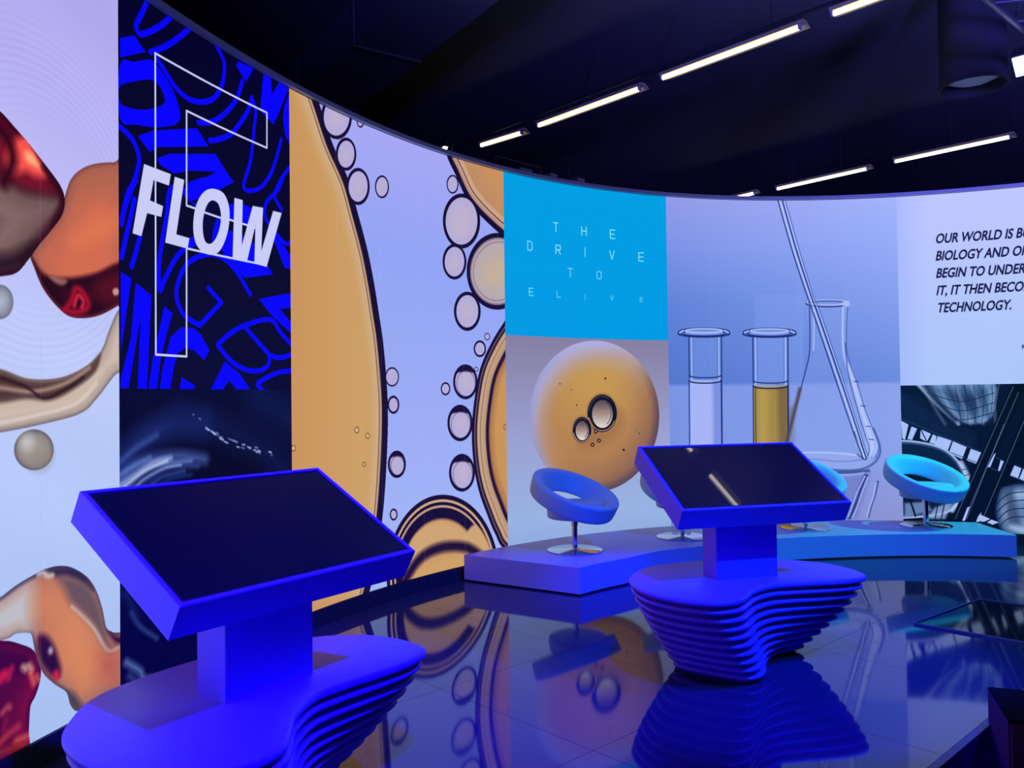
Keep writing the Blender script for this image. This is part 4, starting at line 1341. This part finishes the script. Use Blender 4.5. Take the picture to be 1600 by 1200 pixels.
for k in (.12, .5, .88):
    a = ch[2][0].lerp(ch[2][1], k)
    bm = bmesh.new()
    add_tube(bm, a, (a.x, a.y, CEIL), .012, 8)
    obj('hanger', bm, M_DARKMETAL, truss)

M_LENS = material('lit_blue_lens', (0.8, 0.8, 0.9), 0.3, emit=(0.42, 0.45, 1.0), strength=14.0)
sp_dir = view_dir([(1611, 99)])[0]
sp_loc = Vector((0, 0, EYE)) + Vector(sp_dir) * 6.4
sl = thing('stage_spotlight', 'bright blue-white flat stage spotlight hanging at the right edge', 'spotlight', sp_loc)
aim = (Vector((1.7, 4.0, 0.6)) - sp_loc).normalized()
Ma = aim.to_track_quat('Z', 'Y').to_matrix().to_4x4()
bm = bmesh.new()
add_box(bm, (0, 0, -.07), (.26, .19, .13), Ma, bevel=.012)
obj('lamp_body', bm, M_BLACK, sl)
bm = bmesh.new()
add_box(bm, (0, 0, .002), (.23, .16, .012), Ma)
obj('lens', bm, M_LENS, sl)['label'] = 'glowing lens'
bm = bmesh.new()
for s_ in (-1, 1):
    v1 = Ma @ Vector((s_ * .135, 0, -.07))
    add_tube(bm, v1, (v1.x, v1.y, .05), .01, 8)
    add_tube(bm, Ma @ Vector((s_ * .11, 0, -.07)), v1, .014, 8)
a1, a2 = Ma @ Vector((-.135, 0, -.07)), Ma @ Vector((.135, 0, -.07))
add_tube(bm, (a1.x, a1.y, .05), (a2.x, a2.y, .05), .01, 8)
mid = (a1 + a2) / 2
zt_ = 4.32 - sp_loc.z
add_tube(bm, (mid.x, mid.y, .05), (mid.x, mid.y, zt_ - .03), .012, 8)
obj('yoke', bm, M_DARKMETAL, sl)

# ------------------------------------------------------------------ clutter on top of the video wall
def behind_wall(px, py, back_=.3, drop=0.0):
    s_, z = W([(px, py)])[0]
    P, _ = s_to_xy(s_)
    N = s_normal(s_)
    P = P - N * back_
    d_ = view_dir([(px, py)])[0]
    k = float(np.hypot(*P) / np.hypot(d_[0], d_[1]))
    return Vector((P[0], P[1], EYE + k * d_[2] - drop))


RT = WALL_TOP + .038
# cable tray following the back of the wall
s_a, s_b = float(W([(690, 300)])[0, 0]), float(W([(985, 320)])[0, 0])
bm = strip(s_a, s_b, RT + .0, RT + .035, -.42, -.16)
o = tag(obj('cable_tray', bm, M_DARKMETAL), 'low dark cable tray behind the top rail of the video wall', 'cable tray')
a, b = behind_wall(806, 243), behind_wall(874, 262)
bm = bmesh.new()
add_tube(bm, a, b, .009, 8)
add_tube(bm, a, (a.x, a.y, RT + .036), .008, 8)
add_tube(bm, b, (b.x, b.y, RT + .036), .008, 8)
tag(obj('handrail', bm, M_DARKMETAL), 'thin pale bar raised behind the wall top above the cyan panel', 'bar')
st = behind_wall(914, 278)
t = thing('antenna_stand', 'small dark T-shaped stand rising behind the wall top', 'stand', (st.x, st.y, RT + .035))
top = behind_wall(914, 252)
hh = top.z - RT - .035
bm = bmesh.new(); add_tube(bm, (0, 0, 0), (0, 0, hh), .011, 8); obj('pole', bm, M_BLACK, t)
bm = bmesh.new(); add_box(bm, (0, 0, hh + .015), (.085, .05, .03), bevel=.005); obj('head', bm, M_BLACK, t)
bm = bmesh.new(); add_box(bm, (0, 0, .006), (.1, .1, .012)); obj('foot', bm, M_BLACK, t)
for (px, w_, lab) in ((770, .22, 'small dark junction box behind the wall top, leftmost'), (845, .16, 'small dark junction box behind the wall top, below the pale bar'),
                      (886, .10, 'small pale box behind the wall top, left of the stand foot'), (927, .10, 'small pale box behind the wall top, right of the stand foot')):
    c_ = behind_wall(px, 280, .27)
    bm = bmesh.new()
    add_box(bm, (0, 0, .045), (w_, .1, .09), bevel=.006)
    o = tag(obj('junction_box', bm, M_RAIL if 'pale' in lab else M_BLACK), lab, 'box', 'boxes behind the wall top')
    o.location = (c_.x, c_.y, RT + .035)
    o.rotation_euler = (0, 0, math.radians(40))
lp_ = behind_wall(737, 231, .35)
t = thing('work_lamp', 'tiny white work lamp glowing behind the wall top, under the short tube', 'lamp', lp_)
bm = bmesh.new(); add_lathe(bm, [(.03, .05), (.036, .03), (.034, .004)], 16); obj('lamp_hood', bm, M_BLACK, t)
bm = bmesh.new(); add_lathe(bm, [(.004, -.022), (.018, -.014), (.026, .002), (.02, .012)], 16); obj('bulb', bm, M_TUBE, t, smooth=50)
bm = bmesh.new(); add_tube(bm, (.03, 0, .045), (.07, 0, .03), .006, 8); add_tube(bm, (.07, 0, .035), (.07, 0, WALL_TOP + .09 - lp_.z), .008, 8); obj('bracket', bm, M_BLACK, t)

# ------------------------------------------------------------------ things at the right edge
c4 = [at_depth(1427, 969, .03), at_depth(1530, 932, .03), at_depth(1600, 941.5, .03), at_depth(1600, 999, .03)]
A_, B_ = Vector(c4[0][:2]), Vector(c4[1][:2])
far = (Vector(c4[2][:2]) - B_).normalized()
near = (Vector(c4[3][:2]) - A_).normalized()
C_, D_ = B_ + far * .72, A_ + near * .82
tray = thing('floor_tray', 'shallow black glossy tray with thin metal rim lying on the floor before the platform', 'tray', (A_.x, A_.y, 0))
qd = [v_ - A_ for v_ in (A_, D_, C_, B_)]
ctr = sum(qd, Vector((0, 0))) / 4
bm = bmesh.new()
def shr(k): return [v_ + (ctr - v_).normalized() * k for v_ in qd]
add_loops(bm, [[(*v_, .001) for v_ in qd], [(*v_, .015) for v_ in qd], [(*v_, .015) for v_ in shr(.009)], [(*v_, .004) for v_ in shr(.009)]], cap=True)
obj('rim', bm, material('tray_rim', (0.12, 0.12, 0.14), 0.35, metal=.3), tray)['label'] = 'thin grey metal rim'
bm = bmesh.new()
add_loops(bm, [[(*v_, .0041) for v_ in shr(.01)], [(*v_, .007) for v_ in shr(.01)]])
obj('glass_sheet', bm, material('black_glass_sheet', (0.004, 0.006, 0.010), 0.06, spec=0.22, noise=.03), tray)

A_, B_ = Vector((2.235, 3.905)), Vector((2.085, 3.49))
u = (B_ - A_).normalized()
r_ = Vector((-u.y, u.x))
bx = thing('footstool', 'low dark plum box stool with black top at the lower right corner', 'stool', (A_.x, A_.y, -.12))
L1, L2 = (B_ - A_).length, .46
quad = [Vector((0, 0)), u * L1, u * L1 + r_ * L2, r_ * L2]
cc = sum(quad, Vector((0, 0))) / 4
bm = bmesh.new()
add_loops(bm, [[(*v_, 0) for v_ in quad], [(*v_, .272) for v_ in quad]])
bmesh.ops.bevel(bm, geom=[e for e in bm.edges if abs(e.verts[0].co.z - e.verts[1].co.z) > .2], offset=.012, segments=3, affect='EDGES')
obj('stool_body', bm, M_BOX, bx)
bm = bmesh.new()
top = [v_ + (cc - v_).normalized() * .004 for v_ in quad]
add_loops(bm, [[(*v_, .2722) for v_ in top], [(*v_, .281) for v_ in top], [(*(v_ + (cc - v_).normalized() * .012), .285) for v_ in top]])
obj('stool_top', bm, M_BOXTOP, bx)['label'] = 'black top pad'
